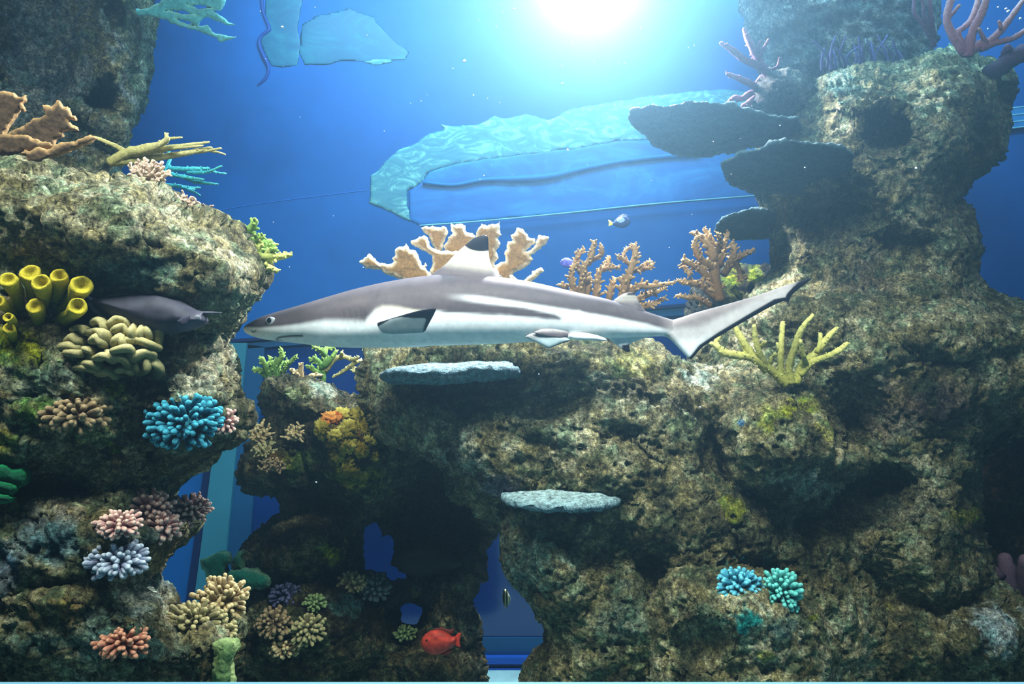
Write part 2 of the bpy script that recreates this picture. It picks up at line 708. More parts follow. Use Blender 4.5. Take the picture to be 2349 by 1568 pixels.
struct('wall_back', box('wall_back', (-5, WALL, -0.1), (5, WALL + 0.2, 4.2), M_wall))
struct('wall_left', box('wall_left', (-4.2, 0.5, -0.1), (-4.0, WALL, 4.2), M_wall))
struct('wall_right', box('wall_right', (4.0, 0.5, -0.1), (4.2, WALL, 4.2), M_wall))
struct('floor', box('floor', (-5, 0.5, -0.1), (5, WALL, 0.0), M_floor))
zf = at(0, 1563.5, 0.95).z
struct('wall_front', box('wall_front', (-4, 0.75, 0.0), (4, 0.95, zf), M_front))


def prism(name, poly, Y, depth, mat, parent=None, loc=(0, 0, 0)):
    """outline in photo pixels standing on the plane at Y, depth metres thick towards the viewer"""
    n = len(poly)
    a = [at(u, v, Y) for u, v in poly]
    b = [Vector((p.x, p.y - depth, p.z)) for p in a]
    v = [p - Vector(loc) for p in a + b]
    f = [tuple(range(n)), tuple(range(2 * n - 1, n - 1, -1))] + [(i, n + i, n + (i + 1) % n, (i + 1) % n) for i in range(n)]
    return put(name, make_mesh(name, v, f, mat, False), parent)


# the big viewing window in the back wall, mostly behind the reef
w1 = bpy.data.objects.new('window_1', None)
w1['kind'] = 'structure'
COL.objects.link(w1)
prism('pane', [(560, 800), (1640, 715), (1640, 1490), (470, 1480)], WALL, 0.01, M_pane, w1)
prism('seal', [(512, 786), (531, 784), (441, 1480), (418, 1480)], WALL, 0.03, M_navy, w1)
prism('jamb', [(531, 786), (575, 786), (506, 1480), (441, 1480)], WALL, 0.05, M_jamb, w1)
prism('inner_jamb', [(575, 790), (612, 795), (560, 1480), (506, 1480)], WALL, 0.03, M_jamb_dark, w1)
prism('head', [(512, 780), (1650, 690), (1650, 697), (512, 787)], WALL, 0.04, M_navy, w1)
prism('lintel', [(560, 788), (1650, 700), (1650, 716), (560, 800)], WALL, 0.03, M_jamb_dark, w1)
prism('sill', [(440, 1458), (1700, 1458), (1700, 1497), (436, 1497)], WALL, 0.02, M_jamb_dark, w1)
prism('sill_ledge', [(436, 1497), (1700, 1497), (1700, 1512), (436, 1512)], WALL, 0.05, M_sill_blue, w1)
prism('sill_seal', [(436, 1512), (1700, 1512), (1700, 1522), (436, 1522)], WALL, 0.04, M_navy, w1)
prism('sill_foot', [(436, 1522), (1700, 1522), (1700, 1535), (436, 1535)], WALL, 0.05, M_sill_blue, w1)

# ------------------------------------------------------------------ rock
M_rock = pig_material('reef_rock', 58, 0.9, 1.0, 0.016)
M_rockfine = pig_material('table_coral', 70, 0.4, 0.6, 0.008)


def pigment(S, dark, mid, light, patches=(), seed=0, wl=0.0):
    p = S.v
    n1 = fbm(p * 5, 3, seed + 3)
    n2 = fbm(p * 19, 3, seed + 5)
    n3 = fbm(p * 48, 3, seed + 9)
    k = np.clip(0.5 + 0.6 * n1 + 0.5 * n2 + 0.35 * n3 + wl, 0, 1)[:, None]
    c = np.where(k < 0.5, np.array(dark) * (1 - 2 * k) + np.array(mid) * 2 * k, np.array(mid) * (2 - 2 * k) + np.array(light) * (2 * k - 1))
    for (u, v, ru, rv, colr, st) in patches:
        r = np.sqrt(((S.uv[:, 0] - u) / ru) ** 2 + ((S.uv[:, 1] - v) / rv) ** 2)
        w = np.clip((1.0 - r + 0.9 * n2 + 0.7 * n3) * 2.2, 0, 1) * st * np.clip(1.8 - r, 0, 1)
        w = np.clip(w, 0, 1)[:, None]
        c = c * (1 - w) + np.array(colr) * w
    return c


C_dark = lin(66, 68, 50)
C_mid = lin(134, 130, 92)
C_light = lin(206, 200, 162)
T_teal = lin(60, 130, 130)
T_algae = lin(150, 160, 20)
T_green = lin(70, 130, 30)
T_pale = lin(190, 205, 190)
T_ochre = lin(165, 120, 40)
T_purple = lin(80, 60, 75)
T_blue = lin(60, 110, 150)

ROUGH = [(0.045, 3.0, 'fbm'), (0.022, 9, 'fbm'), (0.006, 22, 'ridge'), (0.010, 40, 'fbm'), (0.010, 60, 'pit'), (0.005, 95, 'fbm')]


def rock(label, poly, Y, T, R, pal=None, patches=(), mat=None, name='reef_rock', cat='rock', seed=0, disp=None, wl=0.0, **kw):
    S = inflate(poly, Y, T, R, seed=seed, disp=ROUGH if disp is None else disp, **kw)
    lo, hi = S.v.min(0), S.v.max(0)
    loc = ((lo[0] + hi[0]) / 2, (lo[1] + hi[1]) / 2, lo[2])
    c = pigment(S, *(pal or (C_dark, C_mid, C_light)), patches, seed, wl)
    o = put(name, solid_mesh(name, S, mat or M_rock, loc, c), None, loc)
    tag(o, label, cat)
    return S, o


BOT = 2120
# --- left rock mass
polyA = [(-220, 350), (0, 376), (48, 360), (64, 376), (128, 389), (191, 405), (249, 415), (287, 421), (338, 430), (367, 446), (389, 472), (414, 488), (478, 500),
         (507, 512), (542, 531), (574, 585), (588, 633), (563, 678), (528, 716), (503, 752), (490, 776), (488, 789), (492, 808), (513, 818), (526, 847), (523, 879),
         (518, 920), (542, 933), (547, 958), (546, 975), (524, 1001), (505, 1030), (473, 1045), (434, 1076), (394, 1108), (358, 1139), (352, 1165), (380, 1185), (438, 1196), (418, 1226),
         (386, 1265), (367, 1297), (343, 1328), (341, 1342), (370, 1356), (388, 1380), (396, 1400), (440, 1398), (490, 1412), (540, 1440), (545, 1500), (548, 1568), (560, BOT), (-220, BOT)]
S_A, _ = rock('big craggy olive rock mass filling the left edge, hung with many corals', polyA, 1.75, 0.30, 150, seed=1, disp=ROUGH + [(0.012, 16, 'strata')], warp=(7, 45), g=4.2,
              lumps=[(120, 470, 420, 110, 0.06, 0.7, 10), (330, 600, 260, 100, 0.05, 0.7, 20), (120, 900, 230, 160, 0.08), (430, 960, 110, 110, 0.05), (300, 1230, 120, 110, 0.07, 0.8),
                     (120, 1270, 180, 150, 0.06), (330, 1400, 90, 70, 0.05), (180, 1480, 260, 140, 0.09), (480, 1500, 70, 90, 0.04), (430, 890, 90, 60, 0.03)],
              pits=[(330, 740, 230, 70, 0.10), (130, 1110, 200, 60, 0.09), (330, 1100, 90, 40, 0.05), (420, 1420, 80, 40, 0.03), (60, 1180, 90, 60, 0.05)],
              patches=[(40, 790, 90, 70, T_algae, 1.0), (30, 1160, 60, 40, T_algae, 0.4), (80, 1230, 120, 70, T_blue, 0.5), (220, 1440, 90, 50, T_teal, 0.5), (60, 1480, 90, 60, T_teal, 0.45), (200, 1180, 70, 30, T_ochre, 0.3), (430, 1000, 60, 40, T_teal, 0.4), (60, 880, 110, 70, T_teal, 0.4), (270, 890, 40, 30, T_algae, 0.9), (60, 950, 60, 40, T_green, 0.8), (160, 640, 220, 70, T_teal, 0.5), (330, 620, 120, 50, T_teal, 0.45),
                       (20, 1010, 40, 40, T_algae, 0.7), (255, 1040, 20, 12, T_algae, 0.9), (200, 1000, 60, 40, T_algae, 0.35), (380, 1130, 50, 70, T_teal, 0.5), (130, 1250, 120, 60, T_teal, 0.4), (145, 1390, 40, 50, T_ochre, 0.6), (330, 1350, 60, 60, T_pale, 0.6),
                       (300, 1490, 160, 60, T_teal, 0.35), (300, 1220, 60, 40, T_pale, 0.5), (20, 1310, 30, 50, T_blue, 0.6), (100, 560, 60, 20, T_ochre, 0.4), (400, 880, 80, 50, T_pale, 0.35)])
# --- pillar behind it
polyB = [(-260, -140), (345, -140), (336, 20), (331, 64), (328, 105), (331, 153), (322, 198), (312, 239), (298, 265), (287, 297), (276, 332), (262, 380), (255, 430), (250, 620), (-260, 620)]
S_B, _ = rock('tall hazy blue-grey rock pillar behind the left rock, with a dark round hole', polyB, 2.75, 0.30, 140, seed=2, warp=(6, 45), g=5.5,
              pits=[(232, 226, 46, 40, 0.28, 0.5), (150, 330, 120, 90, 0.10), (262, 35, 30, 40, 0.06), (300, 170, 26, 26, 0.05)], lumps=[(270, 130, 70, 220, 0.08, 0.7), (100, 100, 100, 240, -0.12, 1.2)],
              patches=[(80, 150, 200, 300, T_blue, 0.5)])  # blue tint paints water haze over the pillar's left side
# --- back middle reef with the arch
polyD = [(596, 872), (604, 856), (640, 850), (668, 846), (700, 848), (740, 854), (768, 868), (780, 884), (800, 905), (830, 915), (850, 880), (870, 800), (930, 740), (1060, 760), (1130, 900), (1140, 1210),
         (1127, 1270), (1120, 1310), (1105, 1340), (1086, 1368), (1092, 1420), (1088, 1455), (1100, 1500), (1111, 1540), (1112, 1580), (1125, 1830), (430, 1830), (440, 1480), (500, 1400), (540, 1380), (545, 1300), (560, 1265), (575, 1240), (600, 1215), (635, 1190), (643, 1178),
         (635, 1145), (600, 1135), (560, 1112), (542, 1082), (553, 1040), (575, 1000), (600, 955), (590, 905)]
hole1 = [(831, 1213), (846, 1205), (871, 1209), (900, 1226), (912, 1245), (921, 1262), (905, 1275), (902, 1288), (912, 1308), (924, 1317), (891, 1337), (871, 1320), (838, 1313), (831, 1271)]
hole2 = [(930, 1399), (949, 1399), (949, 1418), (934, 1422)]
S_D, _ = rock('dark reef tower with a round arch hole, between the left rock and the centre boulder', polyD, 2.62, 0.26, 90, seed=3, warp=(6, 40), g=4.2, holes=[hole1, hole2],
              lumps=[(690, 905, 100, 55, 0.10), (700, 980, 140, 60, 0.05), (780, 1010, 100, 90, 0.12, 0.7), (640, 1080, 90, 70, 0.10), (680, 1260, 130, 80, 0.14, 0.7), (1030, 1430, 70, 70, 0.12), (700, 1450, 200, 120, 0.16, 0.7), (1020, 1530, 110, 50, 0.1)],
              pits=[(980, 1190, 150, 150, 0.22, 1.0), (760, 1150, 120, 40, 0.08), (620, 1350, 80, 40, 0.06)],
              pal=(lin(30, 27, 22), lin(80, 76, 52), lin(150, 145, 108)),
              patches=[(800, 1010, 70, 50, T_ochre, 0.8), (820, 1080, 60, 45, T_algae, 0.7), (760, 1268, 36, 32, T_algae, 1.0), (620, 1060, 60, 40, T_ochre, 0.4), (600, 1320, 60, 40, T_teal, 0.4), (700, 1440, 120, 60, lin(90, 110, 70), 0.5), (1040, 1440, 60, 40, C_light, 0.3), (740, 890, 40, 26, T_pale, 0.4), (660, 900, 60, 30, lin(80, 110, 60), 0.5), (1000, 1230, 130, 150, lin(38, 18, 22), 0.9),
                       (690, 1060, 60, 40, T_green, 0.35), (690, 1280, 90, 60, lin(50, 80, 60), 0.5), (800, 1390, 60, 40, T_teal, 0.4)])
# --- centre boulder
polyC = [(852, 806), (870, 780), (905, 735), (1000, 690), (1210, 688), (1400, 716), (1452, 776), (1482, 787), (1516, 808), (1546, 830), (1574, 841), (1611, 848), (1655, 855), (1700, 850), (1760, 846), (1800, 848), (1850, 866), (1890, 915),
         (1920, 970), (1942, 1012), (1994, 1050), (1978, 1082), (1932, 1092), (1905, 1150), (1940, 1250), (2020, 1400), (2060, BOT), (1180, BOT), (1203, 1568), (1205, 1531), (1218, 1511), (1246, 1474), (1238, 1449), (1213, 1408), (1172, 1366), (1147, 1333),
         (1129, 1292), (1131, 1217), (1085, 1184), (1036, 1143), (1007, 1085), (978, 1044), (904, 1027), (856, 994), (840, 930), (838, 870)]
S_C, _ = rock('large pitted boulder in the middle under the shark, bearing two pale plate corals', polyC, 2.30, 0.27, 140, seed=4, warp=(6, 45), g=4.0,
              lumps=[(1050, 1010, 230, 130, 0.05, 0.7), (1330, 900, 240, 120, 0.05), (1330, 1010, 300, 140, 0.05, 0.8), (1790, 1000, 150, 150, 0.16, 0.6, 20), (1960, 1055, 55, 45, 0.06), (1230, 1240, 130, 110, 0.06), (1480, 1150, 260, 90, 0.06, 0.8, 35),
                     (1700, 1190, 160, 70, 0.05, 0.8, 30), (1350, 1450, 170, 160, 0.07, 0.7), (1600, 1400, 200, 140, 0.05), (1260, 1330, 110, 90, 0.05)],
              pits=[(1130, 1190, 70, 40, 0.04), (1640, 1060, 60, 120, 0.09), (1560, 870, 90, 40, 0.05), (1220, 1150, 200, 22, 0.04), (1500, 1330, 70, 120, 0.06), (1250, 930, 120, 40, 0.04), (1860, 1200, 120, 60, 0.09), (1420, 1000, 60, 40, 0.04)],
              patches=[(1310, 1010, 80, 60, C_light, 0.7), (1060, 1040, 90, 50, T_pale, 0.45), (1200, 1290, 90, 90, T_teal, 0.45), (1830, 930, 50, 30, T_algae, 0.9), (1760, 950, 30, 40, T_algae, 0.6), (1890, 990, 25, 30, T_algae, 0.5), (1680, 1160, 30, 40, T_algae, 0.6),
                       (1450, 840, 60, 40, T_algae, 0.3), (1600, 870, 50, 25, T_pale, 0.7), (1840, 1110, 60, 40, T_pale, 0.5), (1690, 965, 12, 14, T_blue, 0.9), (1680, 1268, 24, 14, lin(30, 130, 140), 0.95), (1754, 1280, 16, 12, lin(30, 120, 150), 0.95), (1655, 1300, 14, 18, T_teal, 0.8), (1150, 1110, 40, 25, lin(150, 140, 170), 0.6), (1430, 1430, 70, 130, T_teal, 0.3), (1480, 1500, 90, 50, lin(200, 190, 120), 0.5),
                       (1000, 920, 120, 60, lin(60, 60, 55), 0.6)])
# --- front boulder with the teal corals
polyF = [(1505, 1330), (1530, 1300), (1575, 1280), (1640, 1290), (1720, 1300), (1790, 1320), (1850, 1370), (1890, 1420), (1912, 1465), (1930, 1500), (1918, 1560), (1930, 1700), (1910, BOT), (1450, BOT), (1480, 1500), (1490, 1400)]
S_F, _ = rock('rounded boulder at the bottom with two small turquoise corals on its crown', polyF, 2.05, 0.22, 130, seed=5, warp=(7, 45), g=4.2,
              lumps=[(1720, 1430, 170, 110, 0.04)], pits=[(1600, 1480, 90, 60, 0.05)],
              patches=[(1715, 1425, 44, 44, lin(40, 175, 165), 1.0), (1800, 1440, 40, 26, lin(30, 110, 110), 0.7), (1860, 1420, 12, 10, T_algae, 0.9), (1760, 1510, 20, 14, T_algae, 0.7), (1600, 1400, 60, 40, lin(60, 90, 80), 0.4)])
# --- right mass
polyE = [(1790, 262), (1812, 240), (1857, 204), (1869, 175), (1885, 163), (1926, 151), (1980, 140), (2032, 139), (2089, 135), (2134, 112), (2195, 106), (2257, 139), (2300, 158), (2314, 184), (2306, 228), (2297, 286), (2289, 347), (2261, 392),
         (2228, 428), (2212, 457), (2232, 490), (2253, 522), (2273, 563), (2261, 604), (2265, 640), (2300, 668), (2349, 690), (2480, 710), (2480, 990), (2330, 1000), (2265, 1050), (2250, 1130), (2258, 1250), (2285, 1335), (2340, 1370), (2480, 1390), (2480, BOT), (1840, BOT),
         (1850, 1300), (1700, 1000), (1610, 870), (1590, 830), (1610, 790), (1660, 745), (1720, 690), (1770, 640), (1800, 610), (1795, 560), (1782, 528), (1772, 490), (1750, 455), (1728, 430), (1740, 330)]
S_E, _ = rock('tall mushroom-shaped rock at the right with narrow waist and dark hollow', polyE, 2.62, 0.34, 170, seed=6, warp=(7, 45), g=4.4,
              lumps=[(2050, 330, 260, 190, 0.07, 0.7), (1960, 200, 120, 70, 0.05), (2230, 750, 180, 70, 0.10, 0.7), (1950, 760, 220, 90, 0.08, 0.8), (2100, 900, 240, 140, 0.07), (2140, 1250, 160, 150, 0.12, 0.7), (2280, 1450, 120, 80, 0.12, 0.7), (2050, 1500, 220, 110, 0.14, 0.7),
                     (1930, 1270, 110, 90, 0.1), (2150, 1080, 120, 80, 0.05)],
              pits=[(2040, 300, 55, 48, 0.22, 0.8), (1900, 500, 140, 120, 0.08), (2080, 590, 150, 70, 0.08), (1630, 820, 70, 70, 0.12), (1760, 790, 150, 60, 0.08), (1960, 960, 90, 120, 0.15), (2030, 1130, 120, 70, 0.09), (2290, 1060, 60, 150, 0.2, 0.8), (1870, 640, 50, 60, 0.08)],
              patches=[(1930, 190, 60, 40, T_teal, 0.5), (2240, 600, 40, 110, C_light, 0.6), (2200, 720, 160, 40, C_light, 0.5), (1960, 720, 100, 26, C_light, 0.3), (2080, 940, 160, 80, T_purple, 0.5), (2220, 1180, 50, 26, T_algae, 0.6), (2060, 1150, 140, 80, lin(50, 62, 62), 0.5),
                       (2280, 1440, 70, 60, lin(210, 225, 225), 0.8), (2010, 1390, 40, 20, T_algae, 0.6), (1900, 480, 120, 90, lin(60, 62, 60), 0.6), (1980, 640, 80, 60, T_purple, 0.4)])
# --- dim pillar top behind it
polyG = [(1690, -140), (1698, -20), (1700, 10), (1714, 30), (1716, 75), (1735, 112), (1752, 160), (1770, 240), (1900, 300), (2160, 260), (2150, 130), (2165, 20), (2180, -140)]
S_G, _ = rock('hazy blue-grey pillar top rising behind the mushroom rock', polyG, 3.0, 0.25, 110, seed=7, warp=(6, 45), g=6, pal=(lin(60, 62, 66), lin(110, 112, 106), lin(160, 160, 150)))
polyG2 = [(1726, 233), (1742, 196), (1767, 159), (1808, 155), (1849, 175), (1880, 215), (1870, 262), (1830, 270), (1767, 263), (1735, 250)]
S_K, _ = rock('dark rounded knob of rock between pink antler corals and the mushroom rock', polyG2, 2.55, 0.14, 60, seed=8, warp=(4, 40), g=4, pal=(lin(50, 50, 52), lin(95, 95, 88), lin(150, 148, 130)))
# --- small rock under the bronze coral
polyH = [(1565, 1000), (1570, 720), (1582, 665), (1615, 640), (1655, 618), (1690, 606), (1745, 602), (1775, 592), (1805, 590), (1850, 600), (1900, 640), (1900, 1000)]
S_H, _ = rock('dark ledge with yellow-green algae below the bronze coral by the mushroom rock', polyH, 2.85, 0.16, 70, seed=9, warp=(5, 40), g=4.5, pal=(lin(40, 38, 36), lin(95, 92, 76), lin(170, 170, 150)),
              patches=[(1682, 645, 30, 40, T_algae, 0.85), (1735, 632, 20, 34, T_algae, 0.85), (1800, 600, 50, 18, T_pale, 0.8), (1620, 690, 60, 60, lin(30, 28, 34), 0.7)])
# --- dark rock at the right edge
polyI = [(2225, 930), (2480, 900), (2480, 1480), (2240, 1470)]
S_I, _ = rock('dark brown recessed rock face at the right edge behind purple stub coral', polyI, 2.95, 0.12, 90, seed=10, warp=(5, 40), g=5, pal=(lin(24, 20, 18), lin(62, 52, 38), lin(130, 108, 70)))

# ------------------------------------------------------------------ shark
def mono(x, xs, ys):
    """smooth monotone interpolation"""
    xs, ys = np.asarray(xs, float), np.asarray(ys, float)
    h = np.diff(xs)
    dl = np.diff(ys) / h
    m = np.zeros(len(xs))
    m[0], m[-1] = dl[0], dl[-1]
    for i in range(1, len(xs) - 1):
        m[i] = 0 if dl[i - 1] * dl[i] <= 0 else 2 / (1 / dl[i - 1] + 1 / dl[i])
    i = np.clip(np.searchsorted(xs, x) - 1, 0, len(xs) - 2)
    t = (x - xs[i]) / h[i]
    return ((2 * t ** 3 - 3 * t ** 2 + 1) * ys[i] + (t ** 3 - 2 * t ** 2 + t) * h[i] * m[i] + (-2 * t ** 3 + 3 * t ** 2) * ys[i + 1] + (t ** 3 - t ** 2) * h[i] * m[i + 1])


SY = 1.85


def shark_Y(u):
    t = np.clip((np.asarray(u, float) - 1100) / 760.0, 0, 1)
    return SY + 0.07 * t * t


def skin_material(name, rough=0.42, bump=0.05):
    m = bpy.data.materials.new(name)
    t, b = nodes(m)
    a = t.nodes.new('ShaderNodeAttribute')
    a.attribute_name = 'pig'
    tc = t.nodes.new('ShaderNodeTexCoord')
    n1 = N(t, 'ShaderNodeTexNoise', Scale=60.0, Detail=4.0, Roughness=0.6)
    t.links.new(tc.outputs['Object'], n1.inputs['Vector'])
    r1 = ramp(t, [(0.3, g4(0.88)), (0.7, g4(1.1))], n1.outputs[0])
    mx = t.nodes.new('ShaderNodeMix')
    mx.data_type = 'RGBA'
    mx.blend_type = 'MULTIPLY'
    mx.inputs[0].default_value = 1.0
    t.links.new(a.outputs['Color'], mx.inputs[6])
    t.links.new(r1.outputs[0], mx.inputs[7])
    t.links.new(mx.outputs[2], b.inputs['Base Color'])
    bm = N(t, 'ShaderNodeBump', Strength=bump, Distance=0.002)
    t.links.new(n1.outputs[0], bm.inputs['Height'])
    t.links.new(bm.outputs[0], b.inputs['Normal'])
    b.inputs['Roughness'].default_value = rough
    b.inputs['Specular IOR Level'].default_value = 0.18
    return m


M_shark = skin_material('shark_skin', 0.55)
GREY = np.array(lin(88, 80, 84))
GREYD = np.array(lin(96, 86, 88))
WHITE = np.array(lin(232, 238, 240))
CREAM = np.array(lin(215, 212, 196))
BLACK = np.array(lin(18, 14, 26))


def sm(a, b, x):
    t = np.clip((x - a) / (b - a), 0, 1)
    return t * t * (3 - 2 * t)


def shark():
    su = [559, 562, 568, 580, 605, 640, 690, 758, 826, 895, 963, 1031, 1100, 1143, 1201, 1250, 1318, 1386, 1440, 1482, 1522, 1546, 1575, 1605, 1632]
    st = [753, 748, 743.5, 736.5, 725, 714, 699.5, 679, 660, 645, 634.5, 629, 630.5, 635, 643, 653, 669, 684, 699, 714, 727, 733.5, 737, 744, 752]
    sb = [755.5, 761, 765.5, 771, 777.5, 782.5, 788, 795, 797.5, 797, 794, 791.5, 789.5, 788, 785, 781.5, 777.5, 776, 775, 772.5, 771, 773, 776, 770, 757]
    sw = [0.002, 0.007, 0.013, 0.022, 0.036, 0.048, 0.058, 0.069, 0.076, 0.080, 0.080, 0.077, 0.073, 0.070, 0.064, 0.058, 0.048, 0.037, 0.029, 0.023, 0.017, 0.0135, 0.0075, 0.0030, 0.0012]
    u = np.concatenate([559 + 60 * np.linspace(0, 1, 40, endpoint=False) ** 1.6, np.linspace(619, 1632, 360)])
    tp, bt, hw = mono(u, su, st), mono(u, su, sb), mono(u, su, sw)
    ns = 112
    th = np.linspace(0, 2 * math.pi, ns, endpoint=False)
    Yc = shark_Y(u)
    V, UVp = [], []
    for i in range(len(u)):
        mid, hz = (tp[i] + bt[i]) / 2, (bt[i] - tp[i]) / 2
        s, c = np.sin(th), np.cos(th)
        # widest a little under the middle, belly a bit flatter than the back
        ex = np.where(s > 0, 1.0, 0.86)
        vv = mid - hz * np.sign(s) * np.abs(s) ** ex
        wy = hw[i] * np.sign(c) * np.abs(c) ** 0.92
        y = Yc[i] + wy
        x = (u[i] - CX) / F * Yc[i]
        V.append(np.stack([np.full(ns, x), y, CZ - (vv - CY) / F * Yc[i]], 1))
        UVp.append(np.stack([np.full(ns, u[i]), vv], 1))
    V, P = np.concatenate(V), np.concatenate(UVp)
    m = len(u)
    f = [(i * ns + j, (i + 1) * ns + j, (i + 1) * ns + (j + 1) % ns, i * ns + (j + 1) % ns) for i in range(m - 1) for j in range(ns)]
    f += [tuple(range(ns)), tuple(range(m * ns - 1, (m - 1) * ns - 1, -1))]
    x, y = P[:, 0], P[:, 1]
    # pigment: grey back, pale flank streak, grey lower streak, white belly
    back = np.interp(x, [555, 570, 640, 700, 760, 800, 850, 874, 890, 930, 970, 1000, 1100, 1200, 1280, 1300, 1320, 1400, 1480, 1540, 1640],
                     [754, 751, 751, 745, 736, 738, 740, 714, 706, 708, 713, 717, 722, 728, 736, 722, 715, 728, 744, 760, 776])
    soft = np.interp(x, [560, 700, 800, 900, 980, 1640], [3, 5, 12, 8, 3, 6])
    nz = 4 * fbm(np.stack([x / 40, y / 40, 0 * x], 1), 3, 4)
    wb = 1 - sm(-1, 1, (y + nz * 0.6 - back) / soft)
    s_top = np.interp(x, [1000, 1060, 1100, 1150, 1250, 1320], [676, 679, 683, 690, 705, 715])
    s_bot = np.interp(x, [1000, 1100, 1200, 1270, 1312], [686, 697, 707, 722, 745])
    stripe = sm(-1, 1, (y - s_top) / 5) * (1 - sm(-1, 1, (y - s_bot) / 5)) * sm(1010, 1150, x) * (x < 1330)
    w = np.clip(wb * (1 - stripe), 0, 1)[:, None]
    g = GREY * (1 - 0.35 * sm(640, 560, x)[:, None]) * (0.92 + 0.16 * fbm(np.stack([x / 60, y / 18, 0 * x], 1), 3, 6)[:, None])
    g = g * (1 - 0.18 * np.exp(-((y - back + 26) / 14) ** 2)[:, None] * (x < 880)[:, None])
    pale = WHITE + (CREAM - WHITE) * (sm(860, 890, x) * (1 - sm(960, 1010, x)) * (y < 725))[:, None]
    col = g * w + pale * (1 - w)
    line = np.interp(x, [1500, 1546, 1600, 1700], [758, 762, 760, 712])
    tc = np.array(lin(150, 140, 140)) + (np.array(lin(196, 192, 190)) - np.array(lin(150, 140, 140))) * sm(-6, 16, y - line + 14)[:, None]
    tc = tc + (WHITE - tc) * (sm(8, 34, y - line) * (1 - sm(1590, 1660, x)))[:, None]
    kt = sm(1500, 1560, x)[:, None]
    col = col * (1 - kt) + tc * kt

    def stroke(pts, wd, depth, colr, amt):
        nonlocal col, V
        q, _ = None, None
        A = np.array(pts, float)
        d = np.full(len(x), 1e9)
        for a, b in zip(A[:-1], A[1:]):
            ab = b - a
            t = np.clip(((x - a[0]) * ab[0] + (y - a[1]) * ab[1]) / (ab @ ab), 0, 1)
            d = np.minimum(d, np.hypot(x - a[0] - t * ab[0], y - a[1] - t * ab[1]))
        k = np.exp(-(d / wd) ** 2)
        col = col * (1 - amt * k[:, None]) + np.array(colr) * amt * k[:, None]
        ci = np.repeat(Yc, ns)
        V[:, 1] += (ci - V[:, 1]) * np.minimum(1, depth * k / (np.abs(ci - V[:, 1]) + 1e-4))
    stroke([(640, 780), (648, 774), (660, 771.5), (680, 770), (706, 769.5)], 2.0, 0.006, lin(40, 50, 66), 0.9)
    stroke([(640, 780), (655, 780)], 1.6, 0.003, lin(70, 80, 95), 0.6)
    stroke([(584, 759), (590, 761), (596, 758)], 1.7, 0.004, lin(70, 85, 100), 0.8)
    for gx, g0, g1 in ((800, 716, 752), (813, 712, 754), (826, 709, 755), (838, 708, 755), (848, 712, 752)):
        stroke([(gx, g0), (gx + 3, (g0 + g1) / 2), (gx, g1)], 1.3, 0.0015, lin(95, 92, 96), 0.12)
    loc = at(1090, 790, SY)
    root = thing('shark', 'long grey and white blacktip reef shark gliding across the middle of the tank', 'shark', loc)
    put('body', make_mesh('body', V - np.array(loc), f, M_shark, True, col), root)

    def fin(name, label, poly, Yf, T, R, colf, g=2.0, back=1.0, warp=(0, 40)):
        S = inflate(poly, Yf, T, R, g=g, back=back, warp=warp)
        o = put(name, solid_mesh(name, S, M_shark, loc, colf(S.uv[:, 0], S.uv[:, 1], S)), root)
        if label:
            o['label'] = label
        return o

    def mixc(a, b, w):
        w = np.clip(w, 0, 1)[:, None]
        return np.asarray(a) * (1 - w) + np.asarray(b) * w

    dorsal = [(975, 652), (985, 633), (997, 624), (1010, 615), (1024, 604), (1044, 582), (1058, 570), (1072, 558), (1083, 549), (1094, 543.5), (1104, 540), (1113, 538.5), (1118, 541), (1120, 549), (1121, 572), (1122, 588), (1125, 602), (1131, 614), (1140, 625), (1152, 635), (1140, 652)]
    def cdorsal(u, v, S):
        c = mixc(lin(205, 200, 184), GREY, sm(588, 626, v + (1060 - u) * 0.12))
        lim = np.interp(u, [1050, 1066, 1075, 1088, 1105, 1122], [560, 563, 570, 574.5, 576, 574.5])
        return mixc(c, BLACK, 1 - sm(-1.2, 1.2, v - lim))
    fin('dorsal_fin', 'pale dorsal fin with a black tip', dorsal, lambda u, v: shark_Y(u), lambda u, v: 0.004 + 0.022 * np.clip((v - 590) / 50, 0, 1) ** 2, 22, cdorsal)

    d2 = [(1402, 695), (1410, 686), (1420, 679), (1430, 673.5), (1440, 671), (1450, 670.5), (1457, 673), (1460, 681), (1465, 691), (1474, 705), (1484, 716), (1470, 722)]
    def cd2(u, v, S):
        c = mixc(lin(180, 176, 166), GREY, sm(672, 700, v))
        return mixc(c, BLACK, (1 - sm(675, 679, v)) * sm(1434, 1442, u))
    fin('dorsal_fin', 'small second dorsal fin with a dark tip', d2, lambda u, v: shark_Y(u), lambda u, v: 0.003 + 0.012 * np.clip((v - 685) / 25, 0, 1), 14, cd2)

    pec = [(846, 752), (852, 745), (862, 741), (880, 735.5), (900, 729), (918, 724), (936, 718.5), (955, 713.5), (972, 710), (988, 707.5), (999, 706.5), (1000.5, 710), (996, 720), (989, 733), (982, 746), (976, 758), (970, 763), (950, 764), (900, 766), (862, 762)]
    def cpec(u, v, S):
        c = mixc(lin(172, 186, 190), lin(150, 170, 180), sm(740, 766, v))
        top = np.interp(u, [846, 862, 900, 936, 972, 1000], [753, 741, 729, 718.5, 710, 706.5])
        wid = np.interp(u, [846, 870, 895, 920, 945, 975, 990], [9, 9, 2.0, 4, 13, 20, 40])
        k = 1 - sm(-1.5, 1.5, v - top - wid)
        trail = np.interp(v, [706, 720, 733, 746, 758], [1001, 996, 989, 982, 976])
        k = np.maximum(k, sm(-1.5, 1.5, u - trail + np.interp(v, [706, 735, 760], [18, 11, 5])))
        k = k * (1 - sm(751, 757, v) * (1 - sm(930, 960, u)))
        return mixc(c, BLACK, k)
